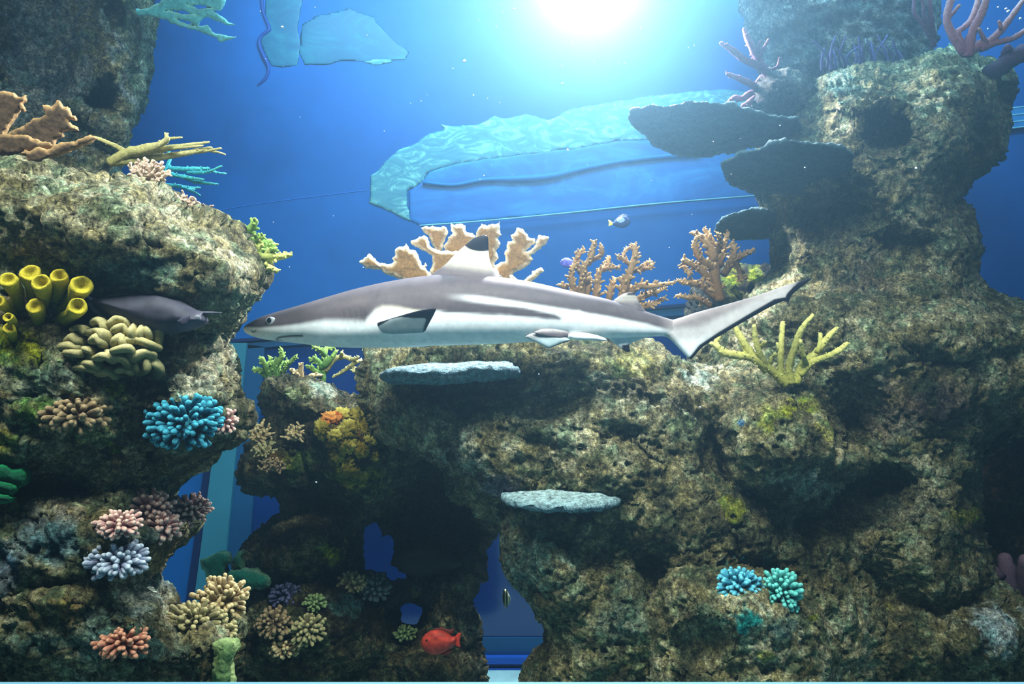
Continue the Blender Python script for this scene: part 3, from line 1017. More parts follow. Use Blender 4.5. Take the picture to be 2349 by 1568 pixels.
    fin('pectoral_fin', 'near pectoral fin edged in black', pec, lambda u, v: SY - 0.072 - 0.075 * np.clip((u - 850) / 150, 0, 1) + 0.02 * np.clip((v - 735) / 30, -1, 1), 0.005, 14, cpec)
    farp = [(880, 790), (900, 786), (930, 788), (990, 789), (985, 795), (940, 796), (900, 795)]
    fin('pectoral_fin', None, farp, lambda u, v: SY + 0.05 + 0.001 * (u - 880), 0.004, 6, lambda u, v, S: mixc(lin(160, 185, 195), BLACK, sm(960, 990, u)))

    pel = [(1204, 772), (1216, 764), (1240, 762), (1275, 768), (1300, 774), (1310, 780), (1300, 784.5), (1284, 789), (1270, 795), (1259, 799), (1248, 794), (1232, 786), (1216, 779)]
    def cpel(u, v, S):
        edge = np.interp(u, [1204, 1259, 1284, 1310], [779, 801, 790, 781])
        c = mixc(lin(150, 148, 150), lin(165, 185, 190), sm(770, 780, v))
        return mixc(c, BLACK, sm(-4, -1.2, v - edge) * sm(1248, 1258, u))
    fin('pelvic_fin', 'near pelvic fin with a dark hind edge', pel, lambda u, v: SY - 0.045 + 0.01 * np.clip((u - 1210) / 80, 0, 1), 0.006, 10, cpel)
    pel2 = [(1222, 762), (1240, 755), (1268, 752), (1296, 757), (1310, 764), (1305, 772), (1285, 776), (1255, 772), (1235, 768)]
    fin('pelvic_fin', 'grey brown pelvic fin', pel2, lambda u, v: SY - 0.052 + 0.02 * np.clip((u - 1230) / 80, 0, 1), 0.004, 10, lambda u, v, S: mixc(lin(170, 165, 165), lin(110, 100, 106), sm(756, 766, v)))
    cla = [(1304, 764), (1325, 761), (1350, 764), (1372, 769), (1388, 775), (1394, 781), (1384, 782.5), (1366, 780.5), (1340, 780), (1315, 778), (1302, 773)]
    fin('clasper', None, cla, lambda u, v: SY - 0.034, 0.007, 9, lambda u, v, S: mixc(WHITE, lin(170, 180, 190), sm(776, 783, v)))
    anal = [(1392, 772), (1400, 780), (1410, 788), (1422, 797), (1432, 804), (1441, 808), (1446, 803), (1443, 795), (1443, 790), (1452, 785), (1468, 779), (1490, 772), (1470, 764), (1420, 765)]
    def can(u, v, S):
        return mixc(lin(205, 218, 222), BLACK, sm(0, 3, (v - 788) - 0.1 * (1440 - u)) * sm(1422, 1430, u))
    fin('anal_fin', 'small anal fin with a black tip', anal, lambda u, v: shark_Y(u), lambda u, v: 0.004 + 0.006 * np.clip((785 - v) / 15, 0, 1), 10, can)

    caud = [(1500, 752), (1520, 738), (1546, 732.5), (1568, 726), (1591, 718), (1625, 708.5), (1659, 699.5), (1693, 690), (1727, 680.5), (1762, 669), (1795, 656.5), (1830, 646), (1860, 637), (1862, 639), (1846, 652), (1828, 666), (1817, 676), (1812, 684), (1810, 692), (1798, 690), (1780, 697), (1755, 710), (1727, 726), (1690, 747), (1655, 768),
            (1628, 784), (1610, 797), (1600, 808), (1592, 818), (1585, 825), (1578, 820), (1568, 810), (1556, 797), (1545, 785), (1533, 774), (1510, 768)]
    def ccaud(u, v, S):
        A = np.array([(1862, 637), (1846, 652), (1828, 666), (1815, 680), (1810, 692), (1780, 697), (1727, 726), (1655, 768), (1610, 797), (1592, 818), (1583, 827)], float)
        d = np.full(len(u), 1e9)
        for a, b in zip(A[:-1], A[1:]):
            ab = b - a
            t = np.clip(((u - a[0]) * ab[0] + (v - a[1]) * ab[1]) / (ab @ ab), 0, 1)
            d = np.minimum(d, np.hypot(u - a[0] - t * ab[0], v - a[1] - t * ab[1]))
        wid = np.interp(u, [1580, 1600, 1640, 1720, 1790, 1815, 1862], [7, 8, 9, 10, 12, 12, 16])
        line = np.interp(u, [1500, 1546, 1600, 1700, 1800, 1862], [758, 762, 760, 712, 668, 640])
        c = mixc(lin(150, 140, 140), lin(196, 192, 190), sm(-6, 16, v - line + 14))
        c = mixc(c, WHITE, sm(8, 34, v - line) * (1 - sm(1590, 1660, u)))
        k = 1 - sm(-1.2, 1.2, d - wid)
        k = np.maximum(k, sm(1800, 1850, u + 0.2 * (660 - v)))
        return mixc(c, BLACK, k)
    fin('caudal_fin', 'tail fin with a black hind margin', caud, lambda u, v: shark_Y(u), lambda u, v: 0.0045 + 0.010 * np.clip((1640 - u) / 90, 0, 1), 16, ccaud, warp=(0, 40))
    # eyes
    M_eye = plain_material('shark_eye_pale', lin(170, 178, 184), 0.2)
    M_pup = plain_material('shark_pupil', lin(10, 12, 22), 0.1)
    iu = int(np.abs(u - 634).argmin())
    for sgn in (-1, 1):
        zc = (tp[iu] + bt[iu]) / 2
        hz = (bt[iu] - tp[iu]) / 2
        sv = (zc - 737) / hz
        yy = hw[iu] * math.sqrt(1 - sv * sv) ** 0.92
        e = put('eye', blob('eye', M_eye, 0.0122, 0.005, 0.0098, 0, 1, 0, 24, 14), root, Vector(((634 - CX) / F * SY, SY + sgn * (yy - 0.0005), CZ - (737 - CY) / F * SY)) - loc)
        put('pupil', blob('pupil', M_pup, 0.0066, 0.0035, 0.0068, 0, 1, 0, 20, 12), e, (-0.0022, sgn * 0.0026, 0.001))


shark()


# ------------------------------------------------------------------ smaller fish
def fish(name, label, Y, outline, T, R, colf, fins, eye, mat, cat='fish', group=None, g=2.0, eyer=3.0, eyecol=(0.01, 0.01, 0.015)):
    loc = at(sum(p[0] for p in outline) / len(outline), sum(p[1] for p in outline) / len(outline), Y)
    root = thing(name, label, cat, loc, group)
    S = inflate(outline, Y, T, R, g=g, back=1.0)
    put('body', solid_mesh('body', S, mat, loc, colf(S.uv[:, 0], S.uv[:, 1])), root)
    for fn, poly, cf, dy in fins:
        S2 = inflate(poly, Y + dy, 0.003, 8, g=g, back=1.0)
        put(fn, solid_mesh(fn, S2, mat, loc, cf(S2.uv[:, 0], S2.uv[:, 1])), root)
    if eye:
        r = eyer * Y / F
        me = plain_material('fish_eye', eyecol, 0.15)
        yf = surf(S, *eye)
        put('eye', blob('eye', me, r, r * 0.6, r, 0, 1, 0, 14, 8), root, at(eye[0], eye[1], yf) - loc)
    return root


def const(c):
    return lambda u, v: np.tile(np.array(c), (len(u), 1))


M_fish = skin_material('fish_skin', 0.6, 0.1)
DK = lin(86, 86, 100)

uY = surf(S_A, 340, 720, 12) - 0.085
fish('surgeonfish', 'grey unicorn surgeonfish swimming right before the left rock', uY,
     [(206, 690), (217, 684), (235, 680), (260, 678), (290, 676), (330, 674), (360, 673), (385, 675), (400, 681), (418, 690), (436, 702), (450, 710), (462, 713), (490, 714.5), (514, 716.5), (490, 719), (468, 721), (473, 728), (475, 736), (470, 744), (458, 751), (440, 757), (415, 762), (385, 765), (355, 764), (325, 758), (295, 749), (262, 733), (235, 712), (215, 698)],
     0.040, 42, lambda u, v: np.array(lin(66, 66, 78)) * (1 + 0.5 * sm(380, 440, u))[:, None] * (0.85 + 0.3 * fbm(np.stack([u / 20, v / 20, 0 * u], 1), 2, 5))[:, None],
     [('dorsal_fin', [(222, 683), (224, 677), (255, 675), (290, 672), (330, 669.5), (358, 669), (388, 671), (400, 678), (385, 680), (330, 679), (270, 682)], lambda u, v: np.where((v < np.interp(u, [222, 290, 350, 400], [681, 676, 673, 680]))[:, None], np.array(lin(150, 165, 185)), np.array(lin(50, 50, 62))), 0.0),
      ('anal_fin', [(222, 692), (240, 708), (262, 727), (300, 745), (330, 755), (330, 762), (290, 756), (250, 738), (228, 712)], lambda u, v: np.array(lin(70, 80, 130)) * np.ones((len(u), 1)), 0.0),
      ('tail_fin', [(196, 672), (206, 676), (218, 686), (222, 692), (212, 692), (214, 700), (232, 714), (250, 728), (258, 738), (246, 740), (222, 722), (204, 704), (200, 692), (206, 688), (194, 678)], lambda u, v: np.array(lin(150, 165, 215)) * np.ones((len(u), 1)) * (0.55 + 0.45 * (v < 690))[:, None], 0.0),
      ('pectoral_fin', [(405, 736), (418, 727), (436, 722), (437, 732), (430, 744), (418, 748)], const(lin(58, 58, 74)), -0.042)],
     (452, 728), M_fish, eyer=6.5, eyecol=lin(120, 125, 135))

fish('squirrelfish', 'round red orange fish resting by the dark reef foot at the bottom', surf(S_D, 1005, 1470, 10) - 0.12,
     [(965, 1474), (968, 1463), (976, 1453), (988, 1446), (1003, 1443), (1018, 1446), (1030, 1453), (1038, 1460), (1046, 1458), (1048, 1466), (1044, 1478), (1036, 1485), (1022, 1494), (1008, 1500), (990, 1501), (975, 1494), (967, 1484)],
     0.024, 26, lambda u, v: np.array(lin(186, 62, 46)) * (0.8 + 0.4 * fbm(np.stack([u / 8, v / 8, 0 * u], 1), 2, 3))[:, None],
     [('tail_fin', [(1040, 1462), (1050, 1452), (1058, 1450), (1056, 1462), (1054, 1472), (1057, 1484), (1046, 1482), (1040, 1474)], const(lin(170, 50, 34)), 0.0),
      ('dorsal_fin', [(985, 1448), (998, 1440), (1014, 1438), (1032, 1444), (1042, 1440), (1040, 1452), (1030, 1456), (1010, 1450)], const(lin(90, 34, 26)), 0.0),
      ('anal_fin', [(1010, 1496), (1022, 1492), (1032, 1486), (1036, 1494), (1026, 1502), (1014, 1504)], const(lin(110, 36, 28)), 0.0)],
     (979, 1468), M_fish, eyer=3.0, eyecol=lin(60, 20, 16))

fish('blue_tang', 'small dark blue tang with a yellow tail swimming above the coral', 2.6,
     [(1404, 513), (1410, 505), (1418, 498), (1428, 493), (1437, 494), (1444, 500), (1447, 508), (1444, 515), (1436, 521), (1426, 523), (1414, 520)],
     0.010, 14, lambda u, v: np.where((((u - 1424) / 9) ** 2 + ((v - 504) / 6) ** 2 < 1)[:, None], np.array(lin(140, 170, 210)), np.array(lin(40, 60, 110))),
     [('tail_fin', [(1406, 511), (1400, 506), (1395, 504), (1397, 511), (1396, 519), (1402, 517), (1407, 515)], const(lin(235, 225, 110)), 0.0),
      ('dorsal_fin', [(1412, 503), (1420, 495), (1430, 490.5), (1440, 493), (1446, 499), (1438, 497), (1424, 500)], const(lin(30, 45, 90)), 0.0)],
     (1440, 505), M_fish, g=1.5, eyer=1.5)
fish('purple_fish', 'small violet fish hiding at the edge of the bronze antler coral', 2.62,
     [(1284, 602), (1288, 595), (1295, 591), (1304, 591), (1313, 596), (1318, 604), (1314, 611), (1306, 614), (1296, 613), (1288, 609)],
     0.010, 12, lambda u, v: np.array(lin(100, 100, 210)) * (0.8 + 0.5 * fbm(np.stack([u / 5, v / 5, 0 * u], 1), 2, 3))[:, None],
     [('tail_fin', [(1314, 606), (1322, 600), (1325, 607), (1322, 617), (1315, 611)], const(lin(190, 200, 90)), 0.0)], (1290, 600), M_fish, g=1.5, eyer=1.5)
fish('banded_fish', 'tiny black and white striped fish head down in the blue gap by the centre boulder', 2.6,
     [(1155, 1352), (1160, 1350), (1165, 1356), (1168, 1366), (1168, 1378), (1165, 1388), (1161, 1396), (1157, 1390), (1153, 1378), (1152, 1364)],
     0.010, 8, lambda u, v: np.where((np.sin(u * 0.9 + 1.2) > 0.2)[:, None], np.array(lin(190, 200, 150)), np.array(lin(24, 30, 34))),
     [('dorsal_fin', [(1166, 1360), (1170, 1366), (1172, 1376), (1167, 1388), (1165, 1376)], const(lin(150, 170, 170)), 0.0)], (1157, 1388), M_fish, g=1.2, eyer=1.2)
fish('black_fish', 'black fish in the shadow inside the reef arch with snout towards the blue hole', 2.40,
     [(903, 1285), (910, 1274), (926, 1264), (950, 1258), (980, 1256), (1010, 1262), (1040, 1274), (1062, 1282), (1062, 1296), (1040, 1306), (1010, 1318), (975, 1324), (945, 1322), (922, 1312), (908, 1298)],
     0.028, 30, const(lin(20, 18, 22)),
     [('tail_fin', [(1052, 1284), (1075, 1262), (1086, 1260), (1080, 1288), (1088, 1318), (1074, 1314), (1054, 1296)], const(lin(18, 16, 20)), 0.0)], (926, 1280), M_fish, eyer=3)

# ------------------------------------------------------------------ corals
def frond_coral(name, label, fronds, mat, T=0.018, R=16, group=None, seed=0, g=2.4, edge=9.0, part='frond', disp=None, cat='coral'):
    """flattened coral: one part per frond outline; fronds: (outline, Y or function)"""
    y0 = fronds[0][1]
    u, v = fronds[0][0][-1]
    yy = float(y0(np.array([u]), np.array([v]))[0]) if callable(y0) else y0
    loc = at(u, v, yy)
    root = thing(name, label, cat, loc, group)
    for k, fr in enumerate(fronds):
        S = inflate(fr[0], fr[1], T, R, g=g, back=1.0, warp=(5, 16), seed=seed + k, disp=disp or [(0.004, 40, 'fbm'), (0.0025, 110, 'fbm')], holes=fr[2] if len(fr) > 2 else ())
        fac = np.clip(1 - S.d / edge, 0, 1)
        put(part, solid_mesh(part, S, mat, loc, None, fac), root)
    return root


def near(S, u, v, dy=0.0, r=6):
    return surf(S, u, v, r) - dy


M_tan = coral_material('tan_elkhorn', lin(136, 102, 56), lin(246, 232, 202), 90, 0.6)  # pale growth edges; the strong tip tone also paints their lit rims
M_brown = coral_material('brown_elkhorn', lin(74, 58, 40), lin(184, 148, 98), 90, 0.6)
M_bronze = coral_material('bronze_antler', lin(104, 74, 38), lin(180, 146, 98), 90, 0.6)
M_yellow = coral_material('yellow_antler', lin(150, 150, 70), lin(214, 208, 124), 90, 0.6)
M_olive = coral_material('olive_antler', lin(146, 142, 84), lin(205, 198, 136), 90, 0.5)
M_teal = coral_material('teal_branches', lin(20, 120, 140), lin(80, 190, 190), 90, 0.5)
M_turq = coral_material('turquoise_fingers', lin(20, 120, 120), lin(120, 220, 205), 140, 0.5)
M_turq2 = coral_material('blue_turquoise_fingers', lin(20, 110, 140), lin(110, 205, 222), 140, 0.5)
M_bluef = coral_material('blue_fingers', lin(8, 74, 100), lin(64, 162, 182), 140, 0.5)
M_pinkf = coral_material('pink_fingers', lin(150, 96, 104), lin(232, 200, 178), 140, 0.5)
M_pinkb = coral_material('pink_brown_fingers', lin(130, 70, 58), lin(206, 150, 116), 140, 0.5)
M_lav = coral_material('lavender_fingers', lin(90, 96, 130), lin(180, 196, 205), 140, 0.5)
M_tanf = coral_material('tan_fingers', lin(128, 108, 76), lin(212, 192, 140), 140, 0.5)
M_greyf = coral_material('grey_tan_fingers', lin(104, 100, 72), lin(180, 172, 120), 140, 0.5)
M_brownf = coral_material('dull_brown_fingers', lin(88, 76, 56), lin(168, 146, 108), 140, 0.5)
M_mauve = coral_material('mauve_stub', lin(120, 96, 96), lin(196, 170, 156), 140, 0.5)
M_lime = coral_material('lime_knobs', lin(54, 96, 36), lin(150, 182, 92), 120, 0.5)
M_limeY = coral_material('yellow_lime_knobs', lin(100, 120, 50), lin(206, 208, 122), 120, 0.5)
M_sponge = coral_material('yellow_sponge', lin(104, 122, 34), lin(206, 188, 54), 160, 0.5)
M_leath = coral_material('beige_folds', lin(92, 92, 50), lin(206, 196, 138), 200, 0.3)
M_leaf = coral_material('green_leaf', lin(0, 70, 44), lin(16, 140, 80), 60, 0.3)
M_pink = coral_material('pink_antler', lin(150, 92, 106), lin(214, 160, 156), 120, 0.5)
M_plum = coral_material('plum_antler', lin(70, 44, 66), lin(140, 98, 118), 120, 0.5)
M_dkpur = coral_material('dark_purple', lin(50, 42, 62), lin(110, 80, 110), 120, 0.8)
M_cream = coral_material('cream_pink_tufts', lin(176, 130, 120), lin(232, 214, 186), 120, 0.6)
M_mint = coral_material('pale_mint', lin(90, 180, 180), lin(150, 220, 205), 40, 0.4)
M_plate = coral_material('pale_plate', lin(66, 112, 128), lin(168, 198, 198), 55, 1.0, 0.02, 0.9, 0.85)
M_ochre = coral_material('ochre_knobs', lin(110, 96, 20), lin(196, 182, 84), 130, 0.8)
M_orange = coral_material('orange_knobs', lin(170, 84, 30), lin(226, 160, 80), 130, 0.8)
M_green_s = coral_material('teal_green_sponge', lin(30, 110, 90), lin(130, 180, 140), 120, 0.8)
M_palegreen = coral_material('pale_green_stump', lin(84, 112, 66), lin(146, 168, 108), 120, 0.8)
M_violet = coral_material('violet_spikes', lin(52, 46, 84), lin(92, 86, 140), 120, 0.3)

# --- elkhorn behind the shark
EY = 2.42
frond_coral('elkhorn_coral', 'broad tan elkhorn coral with ragged fronds behind the dorsal fin of the shark', [
    ([(824, 600), (832, 596), (849, 585), (857, 592), (869, 602), (898, 607), (904, 600), (898, 590), (906, 586), (905, 572), (912, 564), (926, 565), (929, 558), (936, 567), (941, 574), (953, 576), (960, 588), (963, 600), (971, 612), (975, 604), (979, 610), (976, 615), (983, 621), (1010, 660), (1000, 700), (957, 660), (918, 637), (894, 628), (869, 619), (838, 616), (828, 606)], EY - 0.04),
    ([(942, 551), (955, 548), (965, 543), (975, 539), (983, 547), (986, 561), (996, 569), (1012, 577), (1045, 576), (1058, 574), (1060, 600), (1050, 660), (1020, 700), (1000, 690), (984, 625), (990, 606), (988, 588), (973, 576), (955, 565), (943, 559)], EY),
    ([(966, 523), (977, 520), (992, 518), (1000, 522), (1012, 524), (1016, 519), (1024, 523), (1026, 533), (1022, 547), (1016, 557), (1014, 569), (1012, 590), (1000, 580), (988, 560), (983, 541), (973, 533)], EY + 0.04),
    ([(1033, 513), (1045, 515), (1053, 514), (1066, 515), (1067, 525), (1071, 533), (1084, 535), (1092, 543), (1084, 551), (1075, 600), (1060, 650), (1040, 640), (1030, 600), (1018, 576), (1016, 563), (1026, 553), (1028, 543), (1041, 535), (1033, 525)], EY + 0.05),
    ([(1092, 529), (1098, 520), (1104, 514), (1118, 518), (1125, 513), (1135, 515), (1144, 512), (1143, 525), (1151, 539), (1141, 547), (1145, 559), (1137, 574), (1143, 592), (1133, 602), (1137, 614), (1153, 637), (1140, 690), (1090, 690), (1080, 600), (1092, 555)], EY - 0.01),
    ([(1135, 612), (1147, 600), (1159, 598), (1157, 582), (1163, 569), (1165, 553), (1176, 553), (1170, 539), (1184, 535), (1186, 523), (1198, 525), (1212, 535), (1214, 545), (1227, 547), (1227, 557), (1212, 569), (1204, 578), (1223, 572), (1231, 553), (1237, 537), (1249, 541), (1261, 543), (1251, 559), (1239, 572), (1216, 586), (1223, 596), (1204, 612), (1182, 627), (1169, 641), (1150, 690), (1110, 690)], EY + 0.02),
    ([(1168, 633), (1176, 630), (1184, 635), (1186, 642), (1198, 645), (1206, 636), (1222, 624), (1232, 619), (1241, 614), (1246, 622), (1232, 632), (1222, 641), (1216, 660), (1190, 690), (1160, 680)], EY - 0.03)], M_tan, T=0.022, R=14, seed=20)

# --- bronze antler corals
branch_coral('antler_coral', 'bronze knobbly antler coral rising behind the second dorsal fin of the shark', 2.45, [
    [(1340, 700, 11), (1334, 665, 10), (1338, 635, 9), (1340, 611, 8), (1352, 597, 7), (1359, 575, 7), (1363, 556, 6)],
    [(1338, 632, 7), (1322, 606, 7), (1327, 585, 6), (1338, 572, 5)],
    [(1354, 598, 6), (1370, 590, 5), (1381, 582, 5), (1379, 565, 5)],
    [(1325, 680, 8), (1311, 645, 7), (1313, 618, 6), (1320, 606, 5)],
    [(1366, 690, 9), (1370, 650, 8), (1376, 622, 7), (1392, 609, 6), (1397, 590, 5)],
    [(1385, 618, 5), (1400, 614, 5), (1419, 613, 4)],
    [(1425, 700, 12), (1432, 660, 11), (1442, 632, 9), (1451, 605, 8), (1457, 582, 7), (1455, 564, 6)],
    [(1449, 610, 6), (1430, 594, 5), (1418, 587, 4)], [(1428, 592, 4), (1436, 572, 4), (1450, 568, 4)],
    [(1448, 622, 7), (1474, 616, 6), (1484, 604, 5), (1494, 601, 5)], [(1476, 616, 5), (1492, 614, 4), (1496, 606, 4)],
    [(1440, 676, 9), (1465, 656, 8), (1493, 656, 7), (1521, 652, 5), (1545, 648, 4)],
    [(1450, 700, 8), (1470, 682, 8), (1493, 673, 7), (1510, 668, 5), (1525, 660, 4)],
    [(1458, 720, 8), (1476, 704, 8), (1500, 697, 6), (1523, 684, 5)],
    [(1396, 690, 8), (1402, 660, 7), (1410, 640, 5)], [(1300, 660, 6), (1290, 655, 5), (1282, 653, 4)], [(1345, 680, 8), (1352, 650, 7), (1350, 630, 5)]], M_bronze, nub=1.5, nub_len=2.0, nub_r=0.48, seed=31, )
branch_coral('antler_coral', 'dense bronze antler coral standing left of the ledge with yellow-green algae', 2.62, [
    [(1650, 690, 13), (1640, 640, 13), (1638, 605, 12), (1632, 575, 11), (1621, 555, 10), (1604, 541, 8), (1591, 534, 6)],
    [(1638, 600, 9), (1640, 573, 8), (1630, 545, 7), (1616, 527, 5)], [(1650, 610, 8), (1657, 584, 8), (1663, 555, 6), (1670, 534, 5)],
    [(1660, 630, 9), (1674, 605, 8), (1684, 575, 7), (1681, 556, 5)], [(1670, 615, 7), (1688, 597, 7), (1708, 584, 6), (1729, 572, 4)],
    [(1640, 620, 8), (1618, 603, 8), (1600, 584, 7), (1594, 562, 6), (1598, 545, 5)], [(1635, 650, 9), (1610, 622, 8), (1588, 607, 7), (1570, 596, 7)],
    [(1572, 600, 7), (1570, 612, 6), (1582, 628, 6)], [(1640, 680, 9), (1610, 655, 8), (1585, 648, 7), (1568, 648, 5), (1556, 643, 4)], [(1630, 700, 7), (1600, 684, 6), (1575, 682, 5), (1554, 678, 4)],
    [(1648, 575, 6), (1652, 550, 6), (1646, 535, 4)], [(1690, 600, 5), (1696, 620, 6), (1700, 640, 7)]], M_bronze, nub=1.5, nub_len=2.0, nub_r=0.48, seed=37)
# --- yellow staghorn before the right rock
sgY = near(S_C, 1800, 862, 0.03, 10)
branch_coral('staghorn_coral', 'spreading yellow green staghorn coral below the tail fin of the shark', sgY, [
    [(1806, 880, 12.6), (1761, 843, 10.1), (1722, 820, 8.4), (1686, 814, 9.2), (1660, 808, 9.2), (1646, 795, 7.6), (1632, 788, 5.0)], [(1652, 800, 5.9), (1642, 785, 5.9), (1649, 772, 5.0)],
    [(1760, 850, 10.1), (1727, 814, 8.4), (1703, 780, 8.0), (1686, 749, 5.9)], [(1770, 850, 8.4), (1747, 821, 6.7), (1734, 780, 6.3), (1730, 748, 5.0)], [(1741, 800, 5.0), (1750, 790, 5.0), (1756, 784, 4.2)], [(1765, 835, 5.9), (1772, 820, 5.5), (1778, 812, 4.2)], [(1712, 812, 5.0), (1706, 796, 5.0), (1700, 786, 4.2)],
    [(1795, 880, 10.1), (1790, 845, 7.6), (1792, 793, 7.1), (1795, 741, 5.5)], [(1789, 800, 4.2), (1783, 788, 3.4)], [(1815, 880, 10.9), (1810, 841, 8.4), (1826, 787, 8.0), (1843, 749, 6.7), (1864, 723, 4.2)], [(1850, 835, 6.7), (1843, 818, 6.3), (1836, 783, 5.0)],
    [(1825, 880, 10.9), (1838, 840, 9.2), (1873, 807, 8.4), (1897, 776, 7.6), (1919, 753, 5.0)], [(1874, 808, 5.9), (1881, 790, 5.9), (1882, 767, 5.0)], [(1835, 860, 8.4), (1860, 832, 7.6), (1897, 817, 7.1), (1924, 804, 6.7), (1942, 788, 5.0)]], M_yellow, nub=1.6, nub_len=1.25, nub_r=0.26, seed=41, bump=0.34, freq=170)

# --- table corals on the mushroom rock
def tilt(v0, y0, v1, y1):
    return lambda u, v: 1.0 / np.interp(v, [v0 - 60, v0, v1, v1 + 60], [1 / y0 - 60 * (1 / y1 - 1 / y0) / (v1 - v0), 1 / y0, 1 / y1, 1 / y1 + 60 * (1 / y1 - 1 / y0) / (v1 - v0)])


M_table = coral_material('grey_table', lin(38, 64, 72), lin(70, 94, 96), 55, 0.9, 0.012)
PD = [(0.010, 14, 'fbm'), (0.006, 45, 'fbm'), (0.004, 90, 'fbm')]


def table(label, poly, Yf, seed, T=0.028):
    frond_coral('table_coral', label, [(poly, Yf)], M_table, T=T, R=14, seed=seed, g=3.0, edge=5, part='plate', disp=PD)


table('largest grey table coral jutting from the top left of the mushroom rock', [(1442, 265), (1449, 253), (1469, 245), (1502, 237), (1530, 239), (1555, 233), (1604, 229), (1649, 233), (1681, 241), (1730, 251), (1767, 261), (1830, 268), (1850, 310), (1800, 330), (1726, 339), (1685, 351), (1644, 356), (1612, 362), (1575, 359), (1542, 351), (1506, 335), (1481, 312), (1457, 294)], tilt(229, 2.28, 362, 2.55), 51)
table('middle grey teal table coral overlapping the mushroom rock below the largest one', [(1653, 380), (1661, 367), (1681, 359), (1697, 345), (1738, 341), (1759, 327), (1800, 316), (1849, 322), (1910, 327), (1942, 335), (1959, 351), (1963, 380), (1951, 408), (1910, 441), (1828, 449), (1747, 445), (1714, 441), (1681, 429), (1661, 404)], tilt(316, 2.12, 449, 2.40), 52)
table('smallest grey table coral, lowest of three on the mushroom rock', [(1640, 524), (1645, 511), (1657, 498), (1685, 486), (1714, 478), (1747, 476), (1790, 486), (1812, 520), (1800, 545), (1779, 546), (1747, 549), (1685, 552), (1668, 546), (1646, 535)], tilt(477, 2.55, 552, 2.75), 53)


def disc(label, u, v, Y, ru, rv, depth, seed, roll=0.0):
    loc = at(u, v, Y)
    root = thing('plate_coral', label, 'coral', loc)
    k = Y / F
    # thick rim: superellipse section, lumpy outline
    nu, nv = 96, 22
    V, t = [], []
    for j in range(nv + 1):
        ph = math.pi * j / nv
        sp, cp = math.sin(ph), math.cos(ph)
        sp = abs(sp) ** 0.55
        cp = math.copysign(abs(cp) ** 0.8, cp)
        for i in range(nu):
            th = 2 * math.pi * i / nu
            V.append((sp * math.cos(th) * ru * k, sp * math.sin(th) * depth, cp * rv * k))
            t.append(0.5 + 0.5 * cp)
    V = np.array(V)
    w = 0.10 * fbm(V * 9 + seed, 3, seed)
    V = V * (1 + w[:, None] * np.array([1, 1, 0])) + np.stack([0 * w, 0 * w, 0.06 * w], 1)
    V += (0.006 * fbm(V * 60, 2, seed + 1) + 0.003 * fbm(V * 150, 2, seed))[:, None] * np.sign(V) * np.array([0.3, 0.3, 1])
    f = [(j * nu + i, (j + 1) * nu + i, (j + 1) * nu + (i + 1) % nu, j * nu + (i + 1) % nu) for j in range(nv) for i in range(nu)]
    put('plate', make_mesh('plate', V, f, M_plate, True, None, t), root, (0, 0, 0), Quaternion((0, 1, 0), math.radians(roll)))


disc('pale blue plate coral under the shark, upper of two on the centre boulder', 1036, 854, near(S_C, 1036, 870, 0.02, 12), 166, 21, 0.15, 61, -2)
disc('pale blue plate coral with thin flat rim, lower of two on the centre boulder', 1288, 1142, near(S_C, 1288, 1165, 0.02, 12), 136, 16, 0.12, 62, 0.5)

# --- turquoise twins
finger_coral('finger_coral', 'pale blue turquoise finger coral, left of the twin pair on the front boulder', 1694, 1345, near(S_F, 1694, 1345, -0.01), 52, 42, 56, M_turq2, length=0.62, slim=0.17, seed=3)
finger_coral('finger_coral', 'mint turquoise finger coral, right of the twin pair on the front boulder', 1788, 1358, near(S_F, 1788, 1358, -0.01), 46, 48, 48, M_turq, length=0.62, slim=0.17, seed=4)

# --- corals along the left rock, top
branch_coral('elkhorn_coral', 'long olive elkhorn coral pointing right from the top of the left rock', 1.86, [
    [(251, 374, 12), (289, 352, 13), (334, 342, 12), (362, 333, 9), (378, 324, 8), (383, 316, 7), (379, 306, 3)], [(380, 318, 4), (400, 316.5, 3), (417, 315, 2)],
    [(310, 352, 10), (345, 347, 9), (385, 340, 7), (423, 333, 4.5), (479, 326, 2.5)], [(390, 341, 4), (425, 338, 3.5), (464, 334, 2.2)],
    [(262, 372, 9), (310, 368, 10), (345, 364, 9), (401, 355, 7), (446, 347, 6), (484, 339, 3.5)], [(452, 350, 4), (482, 345, 3.2), (506, 340, 2.5)], [(480, 346, 3), (500, 349, 2.6), (516, 354, 2)],
    [(289, 350, 7), (268, 336, 5), (245, 326, 4.5), (228, 319, 4), (215, 314, 3)]], M_olive, nub=0.22, nub_len=1.3, nub_r=0.35, seed=71, flat=0.8)
